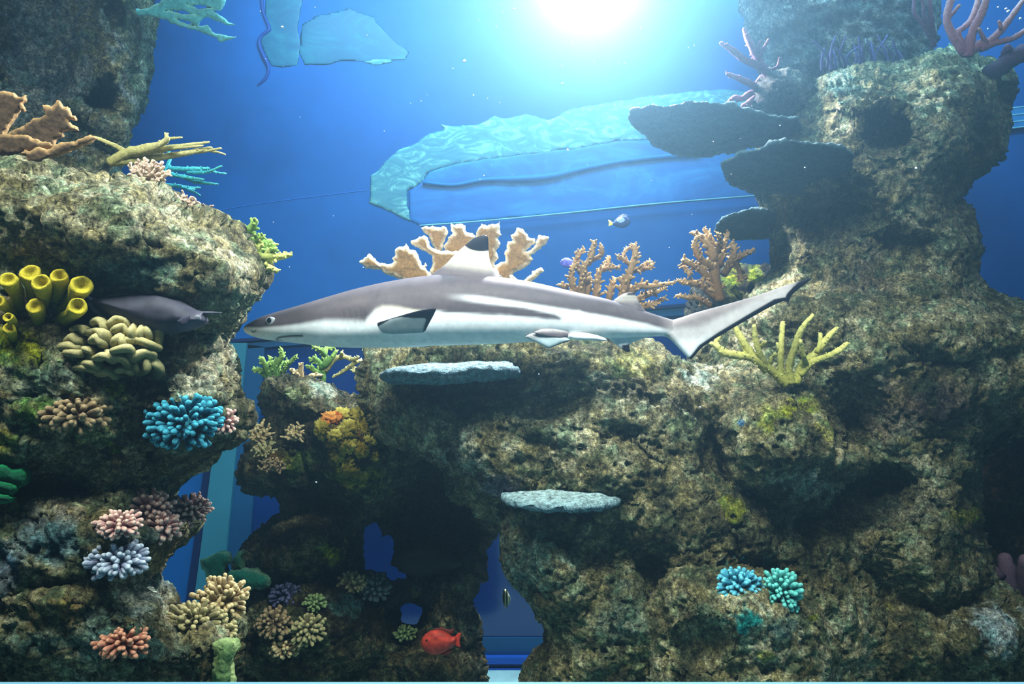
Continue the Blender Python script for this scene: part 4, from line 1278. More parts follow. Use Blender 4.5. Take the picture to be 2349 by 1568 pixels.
frond_coral('elkhorn_coral', 'brown elkhorn coral with ragged lit edges at the upper left corner of the reef', [
    ([(-30, 212), (19, 210), (34, 213), (40, 219), (50, 221), (60, 220), (57, 231), (51, 238), (58, 250), (53, 253), (46, 247), (38, 262), (28, 275), (20, 287), (14, 300), (0, 345), (-30, 345)], 1.80),
    ([(94, 240), (108, 242), (120, 246), (126, 238), (130, 230), (141, 236), (147, 246), (156, 244), (160, 252), (162, 264), (173, 266), (174, 274), (155, 275), (163, 287), (175, 289), (179, 298), (160, 300), (140, 303), (147, 311), (143, 316), (125, 318), (118, 350), (60, 360), (18, 318), (24, 300), (55, 290), (75, 272), (105, 266), (103, 253)], 1.76),
    ([(-30, 305), (10, 306), (40, 310), (66, 311), (78, 318), (90, 324), (115, 329), (126, 333), (110, 342), (60, 345), (20, 360), (-30, 350)], 1.70),
    ([(45, 352), (56, 340), (70, 345), (88, 337), (108, 343), (140, 326), (170, 322), (205, 312), (222, 318), (200, 330), (170, 342), (130, 358), (95, 374), (70, 376)], 1.68)], M_brown, T=0.016, R=12, seed=75)
branch_coral('branch_coral', 'thin teal branches reaching right below the long olive elkhorn coral', 1.98, [
    [(340, 388, 6), (379, 386, 6), (423, 388, 5.5), (450, 387, 5), (479, 386, 2.5)], [(430, 396, 4), (455, 396, 4), (479, 393, 3.5), (508, 381, 2)], [(486, 393, 3), (500, 396, 2.5), (518, 398, 1.6)],
    [(360, 392, 5), (395, 400, 5), (430, 407, 4.5), (466, 412, 2.5)], [(425, 408, 4), (450, 417, 4), (475, 420, 3.2), (500, 422, 1.6)], [(380, 424, 5), (410, 427, 4.5), (435, 431, 3.5), (458, 430, 2)], [(415, 429, 4), (432, 434, 3), (446, 434, 2)], [(428, 434, 3), (445, 440, 2.6), (459, 448, 1.6)],
    [(380, 390, 5), (386, 376, 4.5), (390, 362, 3.5), (388, 350, 3)]], M_teal, nub=0.4, nub_len=1.5, nub_r=0.4, seed=77)


def tuft(name, label, u, v, Y, ru, rv, n, mat, seed, r=5.0, ln=26, cat='coral', nub=0.8, up=(0, -0.3, 0.5), part='branch'):
    """bushy little coral: short knobbly branches from one base"""
    rnd = random.Random(seed)
    loc = at(u, v + rv * 0.5, Y)
    root = thing(name, label, cat, loc)
    k = Y / F
    for i in range(n):
        a = i * 2.39996
        q = math.sqrt((i + 0.5) / n)
        d = Vector((q * math.cos(a) * ru, -0.35 * ru * (1 - q) - 0.1 * ru, q * math.sin(a) * rv + rv * 0.5)) * k
        d += Vector(up) * 0.0
        d += Vector([rnd.gauss(0, 0.05) * ru * k for _ in range(3)])
        mb = MB()
        c = loc
        p1 = c + d * 0.45 + Vector((0, 0, rnd.uniform(-2, 2) * k))
        p2 = c + d
        C, tan = mb.tube([[*(c + Vector((rnd.uniform(-.25, .25) * ru * k, 0, rnd.uniform(-.2, .2) * rv * k))), r * k * 1.1], [*p1, r * k], [*p2, r * k * 0.85]], 7, 0.25, 120, seed + i, step=r * k * 0.7)
        for m in range(int(4 * nub)):
            ii = rnd.randrange(len(C) // 3, len(C) - 1)
            w = Vector([rnd.gauss(0, 1) for _ in range(3)]).normalized() + Vector(tan[ii]) * 0.5
            w.normalize()
            e = Vector(C[ii, :3]) + w * r * k * 1.9
            mb.tube([[*C[ii, :3], r * k * 0.6], [*e, r * k * 0.55]], 6, 0.2, 120, seed + m, step=r * k * 0.7, t0=0.4)
        put(part, mb.mesh(part, mat, loc), root)
    return root


tuft('soft_coral', 'cream pink tufted coral on the rim of the left rock under the olive elkhorn', 343, 398, 1.70, 50, 34, 44, M_cream, 81, 4.6)
tuft('soft_coral', 'small white pink coral tuft on the sloping rim of the left rock', 424, 468, 1.72, 26, 24, 22, M_cream, 82, 4)
tuft('soft_coral', 'pale grey pink sprig beside the small white pink tuft on the rim', 462, 484, 1.73, 20, 20, 9, M_mauve, 83, 4)
branch_coral('knobby_coral', 'pale lime green knobby coral on the right edge of the left rock', 1.74, [
    [(500, 552, 14), (520, 535, 13), (534, 515, 10)], [(520, 560, 15), (545, 545, 13), (562, 535, 11), (578, 520, 9), (585, 508, 8)], [(535, 565, 14), (560, 560, 12), (585, 552, 10), (600, 543, 7)], [(560, 585, 14), (590, 570, 12), (610, 558, 10), (620, 553, 6)],
    [(565, 590, 14), (595, 582, 12), (622, 575, 9), (630, 570, 6)]], M_lime, nub=1.1, nub_len=1.8, nub_r=0.5, seed=85, freq=60)
branch_coral('knobby_coral', 'bright yellow lime knobby coral hanging out furthest right from the left rock', 1.72, [
    [(560, 600, 13), (590, 590, 12), (618, 590, 10), (645, 588, 8), (666, 584, 5)], [(570, 610, 12), (595, 608, 11), (618, 615, 9), (634, 620, 6)], [(575, 600, 12), (600, 580, 11), (620, 572, 9), (628, 562, 6)], [(580, 590, 11), (592, 575, 10), (600, 562, 7)]], M_limeY, nub=1.1, nub_len=1.8, nub_r=0.5, seed=87, freq=60)

# --- yellow tube sponge
def sponge(name, label, tubes, Y0, mat, seed=0):
    loc = at(tubes[0][2], tubes[0][3], Y0)
    root = thing(name, label, 'sponge', loc)
    for i, (u, v, bu, bv, r) in enumerate(tubes):
        Yt = Y0 - 0.05 - 0.012 * (i % 3)
        k = Yt / F
        a, b = at(bu, bv, Y0 + 0.02), at(u, v, Yt)
        ax = (b - a).normalized()
        ax = (ax + Vector((0, -0.55, 0.1))).normalized()
        mid = b - ax * (b - a).length * 0.45
        prof = [(0.0, 0.62), (0.3, 0.74), (0.6, 0.86), (0.85, 0.97), (0.95, 1.0), (1.0, 0.92), (1.0, 0.74), (0.97, 0.58), (0.92, 0.40), (0.89, 0.2), (0.88, 0.0)]
        ns = 20
        V, t = [], []
        s1 = ax.orthogonal().normalized()
        s2 = ax.cross(s1)
        for (h, w) in prof:
            c = a * (1 - h) ** 2 + mid * 2 * h * (1 - h) + b * h * h
            for j in range(ns):
                th = 2 * math.pi * j / ns
                V.append(c + (s1 * math.cos(th) + s2 * math.sin(th)) * (w * r * k))
                t.append(0.15 + 0.8 * h ** 2)
        V = np.array(V)
        V += 0.0035 * np.stack([fbm(V * 60, 2, seed + q) for q in range(3)], 1)
        f = [(q * ns + j, q * ns + (j + 1) % ns, (q + 1) * ns + (j + 1) % ns, (q + 1) * ns + j) for q in range(len(prof) - 1) for j in range(ns)]
        put('tube', make_mesh('tube', V - np.array(loc), f, mat, True, None, t), root)


spY = near(S_A, 90, 710, 0.0, 12)
sponge('tube_sponge', 'yellow green tube sponge with round open mouths at the left edge', [(68, 625, 80, 705, 23), (20, 640, 45, 720, 20), (94, 647, 92, 720, 20), (137, 631, 112, 715, 19), (186, 652, 128, 722, 24), (178, 702, 118, 742, 21), (80, 700, 84, 762, 19), (-6, 690, 40, 730, 15)], spY, M_sponge, 3)
sponge('tube_sponge', 'two short yellow green sponge tubes under the larger tube sponge', [(20, 752, 30, 790, 13), (20, 726, 34, 760, 12)], near(S_A, 25, 770, 0.0, 8), M_sponge, 5)

# --- beige folded leather coral
def leather(name, label, u, v, Y, lobes, mat, r=12.0, seed=0):
    loc = at(u, v, Y)
    root = thing(name, label, 'coral', loc)
    rnd = random.Random(seed)
    for pts in lobes:
        mb = MB()
        P = []
        n = len(pts)
        for i, (a, b) in enumerate(pts):
            e = abs(i - (n - 1) / 2) / max(1, (n - 1) / 2)
            y = Y - 0.055 + 0.03 * ((a - u) ** 2 / 105 ** 2 + (b - v) ** 2 / 65 ** 2) + rnd.uniform(-0.006, 0.006)
            q = at(a, b, y)
            P.append([q.x, q.y, q.z, r * y / F * (1.0 - 0.12 * e)])
        P = np.array(P)
        # rounded start
        d0 = P[0, :3] - P[1, :3]
        d0 /= np.linalg.norm(d0)
        P = np.concatenate([[[*(P[0, :3] + d0 * P[0, 3] * 0.8), P[0, 3] * 0.5]], P])
        mb.tube(P, 14, 0.34, 42, seed + len(pts) + int(pts[0][0]), flat=1.9, t0=0.7, t1=1.0)
        # shade painted into each fold, darkest on its underside
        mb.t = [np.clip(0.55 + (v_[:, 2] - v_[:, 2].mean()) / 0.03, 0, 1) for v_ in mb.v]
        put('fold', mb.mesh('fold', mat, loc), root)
    c = put('base', blob('base', mat, 92 * Y / F, 0.05, 56 * Y / F, 0.1, 2, seed), root, (0, 0.02, 0))


leather('leather_coral', 'beige folded leather coral with rounded ruffles below the surgeonfish', 255, 798, near(S_A, 255, 800, 0.0, 10), [
    [(252, 745), (270, 736), (292, 738), (300, 752)], [(262, 756), (280, 752), (290, 765)], [(302, 772), (312, 752), (330, 745), (350, 752), (360, 772), (360, 790)], [(318, 774), (332, 760), (342, 772)], [(216, 742), (232, 738), (242, 752)], [(176, 757), (190, 754), (200, 764)],
    [(205, 764), (226, 760), (244, 768), (240, 782)], [(160, 782), (175, 774), (186, 784)], [(212, 782), (230, 774), (238, 790)], [(262, 784), (276, 778), (284, 792)], [(290, 782), (316, 780), (340, 788), (360, 796)], [(142, 800), (160, 794), (182, 798)], [(152, 814), (172, 808), (190, 812)],
    [(196, 800), (212, 806), (206, 820)], [(262, 806), (284, 800), (300, 802), (294, 816)], [(222, 822), (242, 816), (258, 826)], [(250, 808), (262, 818), (284, 824), (290, 838)], [(306, 822), (330, 812), (352, 816)], [(310, 836), (322, 848), (338, 842), (338, 826)], [(166, 848), (190, 842), (214, 846), (232, 852)], [(236, 856), (250, 850), (262, 858)], [(196, 836), (214, 832), (230, 840)],
    [(350, 832), (366, 842), (360, 856)], [(268, 850), (286, 846), (300, 852)]], M_leath, 10.5, 9)

# --- the other corals of the left rock
def fc(label, u, v, S, ru, rv, n, mat, dy=0.0, **kw):
    ys = [surf(S, u + a * ru * 0.75, v + b * rv * 0.75, 2) for a in (-1, -0.5, 0, 0.5, 1) for b in (-1, -0.5, 0, 0.5, 1) if a * a + b * b < 1.3]
    return finger_coral('finger_coral', label, u, v, float(np.percentile(ys, 25)) - dy, ru, rv, n, mat, **kw)


fc('dull brown finger coral low on the left rock below the beige leather coral', 176, 955, S_A, 76, 42, 44, M_brownf, length=0.75, slim=0.15, seed=11)
fc('large bright blue finger coral in the right part of the left rock', 428, 972, S_A, 82, 64, 78, M_bluef, length=0.55, slim=0.145, seed=12)
fc('pinkish cream finger coral touching the right side of the blue finger coral', 514, 970, S_A, 30, 34, 30, M_pinkf, length=0.55, slim=0.17, seed=13)
fc('pink finger coral in the upper middle of a pink group at the blue gap', 342, 1166, S_A, 52, 38, 40, M_pinkf, length=0.7, slim=0.15, seed=14)
fc('pink finger coral lowest left of the pink group at the blue gap', 275, 1205, S_A, 50, 32, 36, M_pinkf, length=0.7, slim=0.15, seed=15)
fc('bright pink finger coral at the right of the pink group above the lavender coral', 372, 1212, S_A, 48, 34, 38, M_pinkf, length=0.75, slim=0.15, seed=16)
finger_coral('finger_coral', 'mauve stub of finger coral jutting right into the blue gap', 436, 1170, 1.66, 48, 34, 48, M_mauve, length=0.55, slim=0.16, seed=17)
fc('lavender finger coral with thick pale tips below the pink corals', 274, 1288, S_A, 68, 44, 46, M_lav, length=0.8, slim=0.16, seed=18)
fc('rusty pink brown finger coral near the bottom of the left rock', 284, 1474, S_A, 60, 34, 44, M_pinkb, length=0.7, slim=0.15, seed=19)
finger_coral('finger_coral', 'round tan finger coral at the foot of the aqua window jamb', 512, 1382, 1.68, 60, 56, 60, M_tanf, length=0.6, slim=0.16, seed=20)
finger_coral('finger_coral', 'grey tan finger coral spreading left of the round tan one', 446, 1428, 1.58, 66, 42, 54, M_greyf, length=0.7, slim=0.14, seed=21)
finger_coral('finger_coral', 'grey tan finger coral directly beneath the round tan one', 508, 1456, 1.60, 36, 34, 30, M_greyf, length=0.7, slim=0.14, seed=22)

frond_coral('leaf_coral', 'green glossy leafy coral cut by the left edge of the picture', [
    ([(-40, 1062), (0, 1060), (16, 1066), (28, 1074), (48, 1070), (60, 1082), (64, 1098), (62, 1114), (46, 1122), (30, 1118), (10, 1112), (-40, 1110)], near(S_A, 20, 1090, 0.05, 6)),
    ([(-40, 1096), (0, 1100), (24, 1106), (42, 1112), (44, 1124), (24, 1134), (0, 1130), (-40, 1128)], near(S_A, 20, 1110, 0.07, 6)),
    ([(-40, 1126), (0, 1124), (20, 1130), (33, 1140), (28, 1154), (10, 1158), (-40, 1156)], near(S_A, 10, 1140, 0.06, 6))], M_leaf, T=0.03, R=22, seed=91, part='leaf', disp=[(0.008, 18, 'fbm')])
frond_coral('rope_sponge', 'chunky teal green sponge with upright horn at the bottom of the window jamb', [
    ([(458, 1284), (474, 1282), (490, 1270), (506, 1262), (522, 1264), (533, 1276), (531, 1292), (520, 1304), (524, 1322), (504, 1330), (482, 1322), (466, 1302)], 2.30),
    ([(532, 1276), (546, 1264), (560, 1256), (562, 1262), (554, 1272), (556, 1292), (560, 1306), (548, 1310), (536, 1300)], 2.30),
    ([(524, 1308), (560, 1302), (586, 1306), (606, 1314), (619, 1326), (616, 1346), (596, 1356), (562, 1350), (536, 1336), (520, 1324)], 2.28)], M_green_s, T=0.045, R=20, seed=93, part='lobe', disp=[(0.012, 22, 'fbm'), (0.004, 70, 'fbm')], cat='sponge')
frond_coral('coral_stump', 'pale green stump of encrusted coral standing at the bottom edge', [([(490, 1478), (506, 1470), (536, 1474), (540, 1500), (534, 1530), (538, 1600), (480, 1600), (482, 1540), (492, 1510)], 1.50)], M_palegreen, T=0.04, R=26, seed=95, part='stump', disp=[(0.010, 26, 'fbm'), (0.004, 80, 'fbm')])

# --- corals of the reef tower
DY = 2.58
branch_coral('knobby_coral', 'lime green knobby coral on the left top of the reef tower', DY, [
    [(630, 880, 9), (612, 862, 8), (598, 850, 6), (582, 847, 4)], [(622, 868, 8), (610, 842, 7), (602, 822, 5)], [(630, 865, 8), (634, 838, 7), (646, 818, 6), (646, 802, 4)], [(634, 870, 8), (652, 848, 6), (664, 832, 5), (678, 818, 4)], [(625, 860, 7), (622, 836, 6), (620, 820, 4)], [(630, 850, 6), (642, 838, 6), (660, 828, 4)]], M_lime, nub=1.3, nub_len=1.9, nub_r=0.5, seed=101, freq=60)
branch_coral('knobby_coral', 'green knobby coral on the top of the reef tower, under the shark belly', DY + 0.02, [
    [(740, 880, 9), (740, 850, 8), (744, 820, 7), (748, 800, 6), (765, 796, 4)], [(742, 845, 7), (728, 826, 6), (712, 824, 4)], [(745, 815, 6), (734, 802, 5), (722, 796, 4)], [(742, 840, 7), (760, 822, 6), (770, 805, 4)], [(740, 860, 7), (720, 848, 6), (708, 840, 4)]], M_lime, nub=1.3, nub_len=1.9, nub_r=0.5, seed=103, freq=60)
branch_coral('branch_coral', 'pale tan branch coral reaching right from the reef tower towards the boulder', DY + 0.03, [
    [(745, 850, 7), (770, 822, 6), (790, 818, 5.5), (812, 826, 5), (830, 828, 4)], [(782, 820, 5), (784, 808, 3.5)], [(806, 824, 5), (818, 822, 4), (822, 818, 3)], [(820, 828, 5), (800, 842, 5), (780, 856, 4), (764, 864, 3)], [(840, 840, 8), (826, 848, 7), (812, 850, 5)]], M_olive, nub=0.5, nub_len=1.6, nub_r=0.5, seed=105)
branch_coral('branch_coral', 'small pale tuft of branches under the shark at the corner of the centre boulder', 2.50, [[(870, 810, 6), (850, 804, 5), (834, 802, 3)], [(868, 806, 5), (856, 798, 4), (850, 794, 3)]], M_limeY, nub=0.6, nub_len=1.5, nub_r=0.5, seed=106)
branch_coral('branch_coral', 'grey white rubble sprig on the crown of the reef tower between the green corals', DY - 0.04, [[(690, 880, 8), (680, 858, 7), (668, 848, 5)], [(692, 872, 7), (690, 845, 6), (692, 834, 4)], [(700, 880, 7), (715, 862, 6), (736, 860, 4)]], M_tanf, nub=0.6, nub_len=1.6, nub_r=0.5, seed=107)
tuft('branch_coral', 'cream branch coral on the left flank of the reef tower, topmost of that flank', 596, 992, near(S_D, 606, 996, 0.03), 28, 28, 16, M_tanf, 111, 5)
tuft('branch_coral', 'cream white branch coral left of the ochre knobs on the reef tower', 678, 992, near(S_D, 678, 992, 0.02), 25, 17, 14, M_tanf, 112, 5)
tuft('branch_coral', 'tan branch coral in the middle of the left flank of the reef tower', 614, 1032, near(S_D, 614, 1032, 0.02), 34, 20, 16, M_greyf, 113, 4.5)
tuft('branch_coral', 'dim brown branch coral lowest on the left flank of the reef tower', 626, 1066, near(S_D, 622, 1066, 0.02), 30, 18, 14, M_brownf, 114, 4.5)


def knobs(name, label, spots, S, mat, seed):
    u, v, _ = spots[0]
    loc = at(u, v, near(S, u, v))
    root = thing(name, label, 'coral', loc)
    me = [blob('knob', mat, 1, 0.8, 0.85, 0.7, 5.0, seed + k, 36, 22, 4) for k in range(3)]
    for i, (a, b, r) in enumerate(spots):
        y = near(S, a, b, 0.0, 4)
        k = r * y / F
        put('knob', me[i % 3], root, at(a, b, y) - loc, Quaternion((0.3, 1, 0.5), i * 1.7), (k, k, k))


knobs('encrusting_coral', 'ochre yellow knobbly coral draped down the reef tower beside the boulder', [(785, 952, 20), (822, 958, 26), (838, 985, 20), (798, 985, 24), (845, 1010, 18), (795, 1020, 24), (826, 1030, 20), (800, 1066, 26), (826, 1078, 24), (800, 1100, 20), (740, 985, 22), (772, 1000, 20), (775, 1045, 20), (852, 1042, 18)], S_D, M_ochre, 121)
knobs('encrusting_coral', 'orange knob of coral on the upper left of the ochre knobs', [(758, 960, 20), (744, 968, 13), (772, 955, 13)], S_D, M_orange, 123)
fc('small cream speckled finger coral at the left lip of the arch hole bottom', 808, 1338, S_D, 30, 26, 26, M_greyf, length=0.8, slim=0.13, seed=24)
fc('dim blue green finger coral between arch hole and small cream coral', 858, 1350, S_D, 36, 30, 26, coral_material('dim_blue_fingers', lin(50, 66, 70), lin(96, 116, 110), 140, 0.5), length=0.8, slim=0.13, seed=25)
fc('dark violet finger coral on the shaded reef right of the tan fingers', 656, 1366, S_D, 36, 26, 28, coral_material('dark_violet_fingers', lin(40, 44, 72), lin(92, 96, 130), 140, 0.5), length=0.8, slim=0.14, seed=26)
fc('pale green finger coral above the bottom reef left of the red fish', 722, 1384, S_D, 26, 20, 22, M_palegreen, length=0.7, slim=0.16, seed=27)
fc('muted tan finger coral in the bottom reef below the dark violet coral', 630, 1430, S_D, 42, 34, 36, M_brownf, length=0.8, slim=0.13, seed=28)
fc('pale olive finger coral in the bottom reef, right of the muted tan one', 706, 1444, S_D, 40, 36, 38, M_greyf, length=0.8, slim=0.13, seed=29)
fc('cream dotted finger coral lowest in the bottom reef', 652, 1486, S_D, 34, 24, 26, M_tanf, length=0.8, slim=0.12, seed=30)
fc('pale rubble finger coral just left of the red fish', 930, 1452, S_D, 26, 16, 18, M_palegreen, length=0.7, slim=0.17, seed=32)

# --- corals of the mushroom rock
branch_coral('pink_antler_coral', 'tall pink antler coral on the summit of the mushroom rock in the upper right corner', 2.45, [
    [(2218, 130, 13), (2222, 105, 12), (2235, 64, 10), (2254, 25, 9), (2264, -6, 8), (2274, -50, 7)], [(2212, 122, 10), (2203, 108, 10), (2181, 74, 9), (2172, 38, 8), (2181, 0, 8), (2186, -40, 6)], [(2173, 44, 5), (2188, 28, 4.5), (2200, 13, 4)],
    [(2214, 115, 8), (2197, 77, 7), (2212, 62, 7), (2226, 48, 7), (2239, 19, 7), (2246, -10, 6)], [(2222, 122, 11), (2245, 104, 11), (2270, 94, 9), (2299, 66, 8), (2324, 32, 7), (2344, 4, 5)], [(2296, 66, 5), (2292, 50, 4)], [(2262, 98, 6), (2252, 80, 5), (2246, 66, 3.5)],
    [(2248, 112, 9), (2286, 98, 7), (2324, 88, 6.5), (2352, 70, 6), (2372, 55, 5)]], M_pink, nub=0.28, nub_len=1.5, nub_r=0.3, seed=131)
branch_coral('pink_antler_coral', 'thin lilac antler coral at the left foot of the tall pink one', 2.55, [
    [(2142, 108, 7), (2139, 92, 6.5), (2127, 71, 6), (2112, 50, 5.5), (2098, 32, 5), (2097, 0, 4.5), (2098, -30, 4)], [(2138, 84, 5.5), (2130, 55, 5), (2119, 35, 4.5), (2118, 10, 4), (2108, -12, 4)], [(2142, 90, 6), (2139, 56, 5.5), (2134, 25, 5), (2132, -10, 5)]], M_plum, nub=0.2, nub_len=1.3, nub_r=0.3, seed=133)
branch_coral('pink_antler_coral', 'plum antler coral at the left of the dark knob, upper of two', 2.50, [
    [(1765, 178, 10), (1750, 155, 10), (1734, 127, 9), (1718, 94, 8), (1707, 68, 5)], [(1748, 158, 9), (1730, 147, 8.5), (1706, 135, 8), (1676, 112, 7), (1654, 99, 4)], [(1740, 138, 5), (1750, 115, 4), (1763, 91, 3)], [(1736, 122, 5), (1741, 104, 4), (1744, 94, 3)], [(1770, 160, 4), (1784, 152, 3.5), (1788, 134, 2.5)]], M_plum, nub=0.45, nub_len=1.5, nub_r=0.35, seed=135)
branch_coral('pink_antler_coral', 'plum antler coral at the left of the dark knob, lower of two', 2.50, [
    [(1745, 215, 9), (1728, 196, 8), (1700, 182, 7), (1669, 170, 4.5)], [(1742, 218, 8), (1722, 214, 8), (1702, 226, 7), (1684, 224, 6), (1669, 236, 4)], [(1735, 220, 7), (1718, 236, 7), (1704, 243, 5)], [(1728, 200, 5), (1736, 190, 5), (1745, 176, 4)]], M_plum, nub=0.45, nub_len=1.5, nub_r=0.35, seed=137)
branch_coral('dark_coral', 'rough dark purple coral arm reaching off the right edge of the mushroom rock', 2.42, [
    [(2262, 175, 20), (2290, 158, 20), (2316, 138, 20), (2345, 124, 20), (2380, 112, 20)], [(2300, 150, 14), (2308, 125, 11), (2312, 108, 8)]], M_dkpur, nub=0.6, nub_len=1.25, nub_r=0.3, seed=139, bump=0.35)
spk = random.Random(5)
branch_coral('spiky_coral', 'fine violet spiky coral in the saddle below the hazy pillar top', 2.58, [[(1884 + i * 9.5 + spk.uniform(-4, 4), 162, 3.5), (1882 + i * 9.5 + spk.uniform(-8, 8), 130, 3), (1878 + i * 9.8 + spk.uniform(-22, 22), 90 + spk.uniform(-10, 22), 1.6)] for i in range(20)], M_violet, seed=141, bump=0.1)
branch_coral('stub_coral', 'thick purple stub coral in the dark hollow at the right edge', 2.55, [
    [(2318, 1360, 22), (2312, 1320, 20), (2306, 1284, 17)], [(2300, 1325, 10), (2285, 1308, 9), (2272, 1298, 8)], [(2352, 1360, 20), (2350, 1320, 18), (2352, 1285, 15)]], coral_material('purple_stub', lin(46, 36, 50), lin(108, 86, 98), 120, 0.5), nub=0, seed=143, freq=40)

# --- pale mint coral reflection at the water line, modelled as a solid frond
frond_coral('mint_coral_reflection', 'pale mint lacy coral reflection jutting right from the pillar top near the water line', [
    ([(300, 20), (328, 20), (351, 14), (367, 4), (385, -14), (497, -12), (518, 2), (510, 19), (491, 25), (510, 38), (526, 48), (543, 60), (520, 55), (497, 46), (478, 38), (460, 46), (458, 58), (476, 55), (488, 73), (510, 80), (542, 86), (526, 92), (504, 94), (478, 80), (446, 69), (415, 61), (383, 48), (344, 34), (310, 40)], 2.55,
     [[(380, 22), (420, 24), (450, 34), (418, 34)], [(430, 10), (470, 12), (490, 18), (455, 20)], [(400, 40), (430, 48), (450, 60), (420, 52)]])], M_mint, T=0.012, R=10, seed=151, edge=6)

# ------------------------------------------------------------------ window reflection and surface reflections modelled on the back wall
def ripple_material(name, dark, mid, light, scale=3.0):
    m = bpy.data.materials.new(name)
    t, b = nodes(m)
    tc = t.nodes.new('ShaderNodeTexCoord')
    mp = t.nodes.new('ShaderNodeMapping')
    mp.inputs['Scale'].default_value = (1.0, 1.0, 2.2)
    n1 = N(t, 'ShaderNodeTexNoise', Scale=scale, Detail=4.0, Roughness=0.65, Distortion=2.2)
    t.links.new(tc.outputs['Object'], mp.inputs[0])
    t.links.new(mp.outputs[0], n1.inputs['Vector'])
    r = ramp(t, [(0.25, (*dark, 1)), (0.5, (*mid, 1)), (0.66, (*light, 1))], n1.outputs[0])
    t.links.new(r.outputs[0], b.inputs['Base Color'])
    b.inputs['Roughness'].default_value = 0.5
    return m


M_band = ripple_material('rippled_mint_reflection', lin(60, 128, 155), lin(82, 152, 164), lin(150, 215, 200), 8.0)
M_azure = ripple_material('azure_reflection', lin(8, 92, 170), lin(22, 118, 195), lin(48, 142, 212), 2.0)
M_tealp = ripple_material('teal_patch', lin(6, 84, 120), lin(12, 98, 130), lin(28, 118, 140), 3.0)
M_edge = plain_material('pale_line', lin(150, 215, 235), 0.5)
M_faint = plain_material('faint_line', lin(40, 120, 215), 0.5)
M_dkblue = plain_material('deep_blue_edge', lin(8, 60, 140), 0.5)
M_wave = plain_material('wave_line', lin(24, 118, 190), 0.5)


def slab(name, poly, Y, T, R, mat, parent, warp=(5, 40), seed=0, g=5):
    S = inflate(poly, Y, T, R, g=g, back=0.3, warp=warp, seed=seed)
    return put(name, solid_mesh(name, S, mat, (0, 0, 0)), parent)


w2 = bpy.data.objects.new('window_reflection', None)  # solid image of a window's rippled reflection in the water surface
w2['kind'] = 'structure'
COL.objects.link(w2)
slab('pane', [(937, 438), (969, 417), (985, 393), (1048, 375), (1127, 362), (1206, 352), (1312, 341), (1418, 322), (1560, 320), (1800, 300), (1800, 445), (1730, 450), (1600, 460), (1400, 480), (1200, 498), (1060, 510), (966, 518), (940, 505)], WALL - 0.002, 0.003, 6, M_azure, w2, (2, 60), 3)  # blue pane of the reflected image, not a real pane
slab('frame', [(847, 465), (850, 401), (879, 375), (911, 348), (958, 327), (985, 306), (1022, 298), (1006, 283), (1048, 288), (1090, 288), (1132, 267), (1159, 275), (1206, 262), (1259, 275), (1312, 248), (1391, 238), (1470, 222), (1565, 214), (1655, 203), (1760, 215), (1800, 300), (1576, 322), (1470, 324), (1418, 322), (1312, 343), (1206, 354), (1127, 364), (1048, 375), (985, 393), (969, 417), (937, 438), (932, 470), (942, 507), (966, 520), (921, 497), (890, 481)], WALL - 0.001, 0.004, 6, M_band, w2, (6, 36), 5)  # wavy frame of the reflected image, ripples put into its colour
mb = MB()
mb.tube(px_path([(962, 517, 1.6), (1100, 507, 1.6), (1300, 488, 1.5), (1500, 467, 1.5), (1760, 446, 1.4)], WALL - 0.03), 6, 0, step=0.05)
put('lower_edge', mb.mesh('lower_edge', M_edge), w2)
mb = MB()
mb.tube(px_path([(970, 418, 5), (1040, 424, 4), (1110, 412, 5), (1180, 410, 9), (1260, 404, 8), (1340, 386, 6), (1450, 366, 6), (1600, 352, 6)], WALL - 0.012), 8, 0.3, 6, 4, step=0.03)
put('wave', mb.mesh('wave', M_wave), w2)  # wavy line across the reflected window
t1 = bpy.data.objects.new('trim_1', None)
t1['kind'] = 'structure'
COL.objects.link(t1)
for nm, pts in (('line', [(470, 488, 0.8), (600, 466, 0.8), (840, 436, 0.8)]),):
    mb = MB()
    mb.tube(px_path(pts, WALL - 0.0005), 6, 0, step=0.05)
    put(nm, mb.mesh(nm, M_faint), t1)
M_stripe = plain_material('striped_band', lin(60, 140, 205), 0.5, 0.2, 30)
t2 = bpy.data.objects.new('striped_reflection', None)  # band and stripes model the striped reflections at the right edge
t2['kind'] = 'structure'
COL.objects.link(t2)
prism('band', [(2270, 254), (2420, 236), (2420, 286), (2270, 300)], WALL, 0.02, M_stripe, t2)
for dv in (0, 16, 32, 46):
    mb = MB()
    mb.tube(px_path([(2270, 254 + dv, 1.8), (2420, 236 + dv, 1.8)], WALL - 0.02), 6, 0, step=0.05)
    put('stripe', mb.mesh('stripe', M_edge), t2)

# water surface reflections painted as thin patches on the back wall
r1 = thing('surface_reflection', 'teal rippled reflection on the water surface high on the back wall, right of the mint reflection', 'ripple', at(650, 70, WALL))
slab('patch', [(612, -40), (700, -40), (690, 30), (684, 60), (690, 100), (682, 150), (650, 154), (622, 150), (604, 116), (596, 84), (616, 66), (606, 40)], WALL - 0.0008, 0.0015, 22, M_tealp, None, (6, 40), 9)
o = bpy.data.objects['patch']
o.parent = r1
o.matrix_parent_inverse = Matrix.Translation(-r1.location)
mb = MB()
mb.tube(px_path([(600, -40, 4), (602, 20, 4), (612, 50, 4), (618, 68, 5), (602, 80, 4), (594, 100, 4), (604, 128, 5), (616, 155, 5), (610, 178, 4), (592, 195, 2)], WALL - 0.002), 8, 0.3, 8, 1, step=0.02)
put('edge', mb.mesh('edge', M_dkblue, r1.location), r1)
r2 = thing('surface_reflection', 'faint aqua reflection right of the teal reflection on the water surface', 'ripple', at(820, 140, WALL))
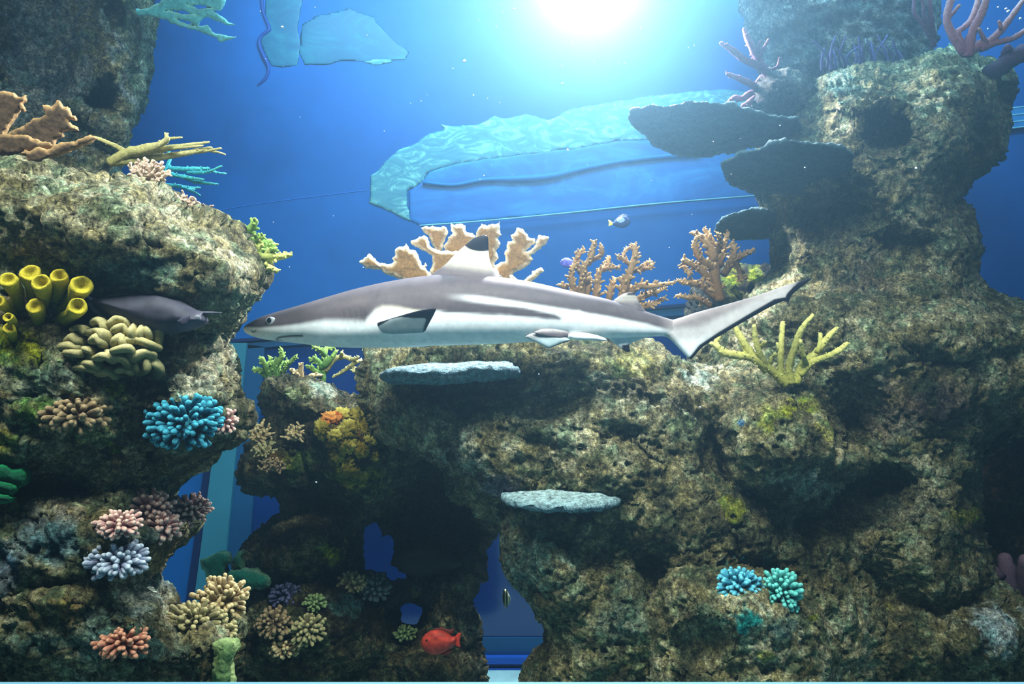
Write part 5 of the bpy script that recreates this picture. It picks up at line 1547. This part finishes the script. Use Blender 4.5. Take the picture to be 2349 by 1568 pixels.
for nm, mat_, poly in (('band', M_tealp, [(690, 60), (720, 40), (800, 20), (860, 40), (900, 90), (940, 120), (930, 136), (860, 142), (790, 140), (700, 150), (684, 120)]), ('glint', M_band, [(835, 142), (860, 132), (890, 133), (905, 140), (880, 146), (850, 148)])):
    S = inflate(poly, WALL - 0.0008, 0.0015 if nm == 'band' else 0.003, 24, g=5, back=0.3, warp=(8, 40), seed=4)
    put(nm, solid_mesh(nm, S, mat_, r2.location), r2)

# ------------------------------------------------------------------ specks drifting in the water
M_speck = plain_material('pale_speck', (0.9, 0.95, 1.0), 0.5)
mb = MB()
rnd = random.Random(12)
sp = [(1065, 140, 5), (1290, 191, 3.5), (1180, 20, 4), (1302, 343, 4), (1086, 218, 2.5), (648, 62, 4), (1592, 104, 2), (2101, 385, 4), (1846, 384, 2.5), (1789, 288, 2.5), (1535, 567, 2), (1236, 858, 2.5), (1606, 933, 3), (725, 1105, 3), (2307, 20, 4), (2312, 26, 5), (2340, 42, 4), (2266, 66, 2.5), (2290, 16, 3)]
for _ in range(50):
    sp.append((rnd.uniform(560, 1700), rnd.uniform(10, 620), rnd.choice([1.0, 1.2, 1.5, 1.8])))
for (u, v, r) in sp:
    y = rnd.uniform(1.5, 1.75)
    P = at(u, v, y)
    k = 0.75 * r * y / F
    d = Vector((rnd.gauss(0, 1), rnd.gauss(0, 1), rnd.gauss(0, 1))).normalized() * k * 0.6
    mb.tube([[*(P - d), k * 0.5], [*P, k * 0.8], [*(P + d), k * 0.6]], 6, 0.2, 300, 1, step=k * 0.8)
tag(put('drifting_specks', mb.mesh('drifting_specks', M_speck)), 'white specks drifting in the open blue water', 'specks', kind='stuff')

# ------------------------------------------------------------------ repeats share a group phrase
GROUPS = {'reef_rock': 'rocks of the reef', 'finger_coral': 'finger corals on the reef', 'table_coral': 'table corals of the mushroom rock', 'plate_coral': 'plate corals on the centre boulder',
          'pink_antler_coral': 'pink and plum antler corals at the upper right', 'antler_coral': 'bronze antler corals behind the shark', 'elkhorn_coral': 'elkhorn corals', 'branch_coral': 'small branch corals',
          'knobby_coral': 'green knobby corals', 'soft_coral': 'soft coral tufts on the rim of the left rock', 'tube_sponge': 'yellow tube sponges', 'encrusting_coral': 'knobbly encrusting corals', 'surface_reflection': 'reflections on the water surface'}
for o in list(COL.objects):
    stem = o.name.split('.')[0]
    if o.get('category') and stem in GROUPS:
        o['group'] = GROUPS[stem]
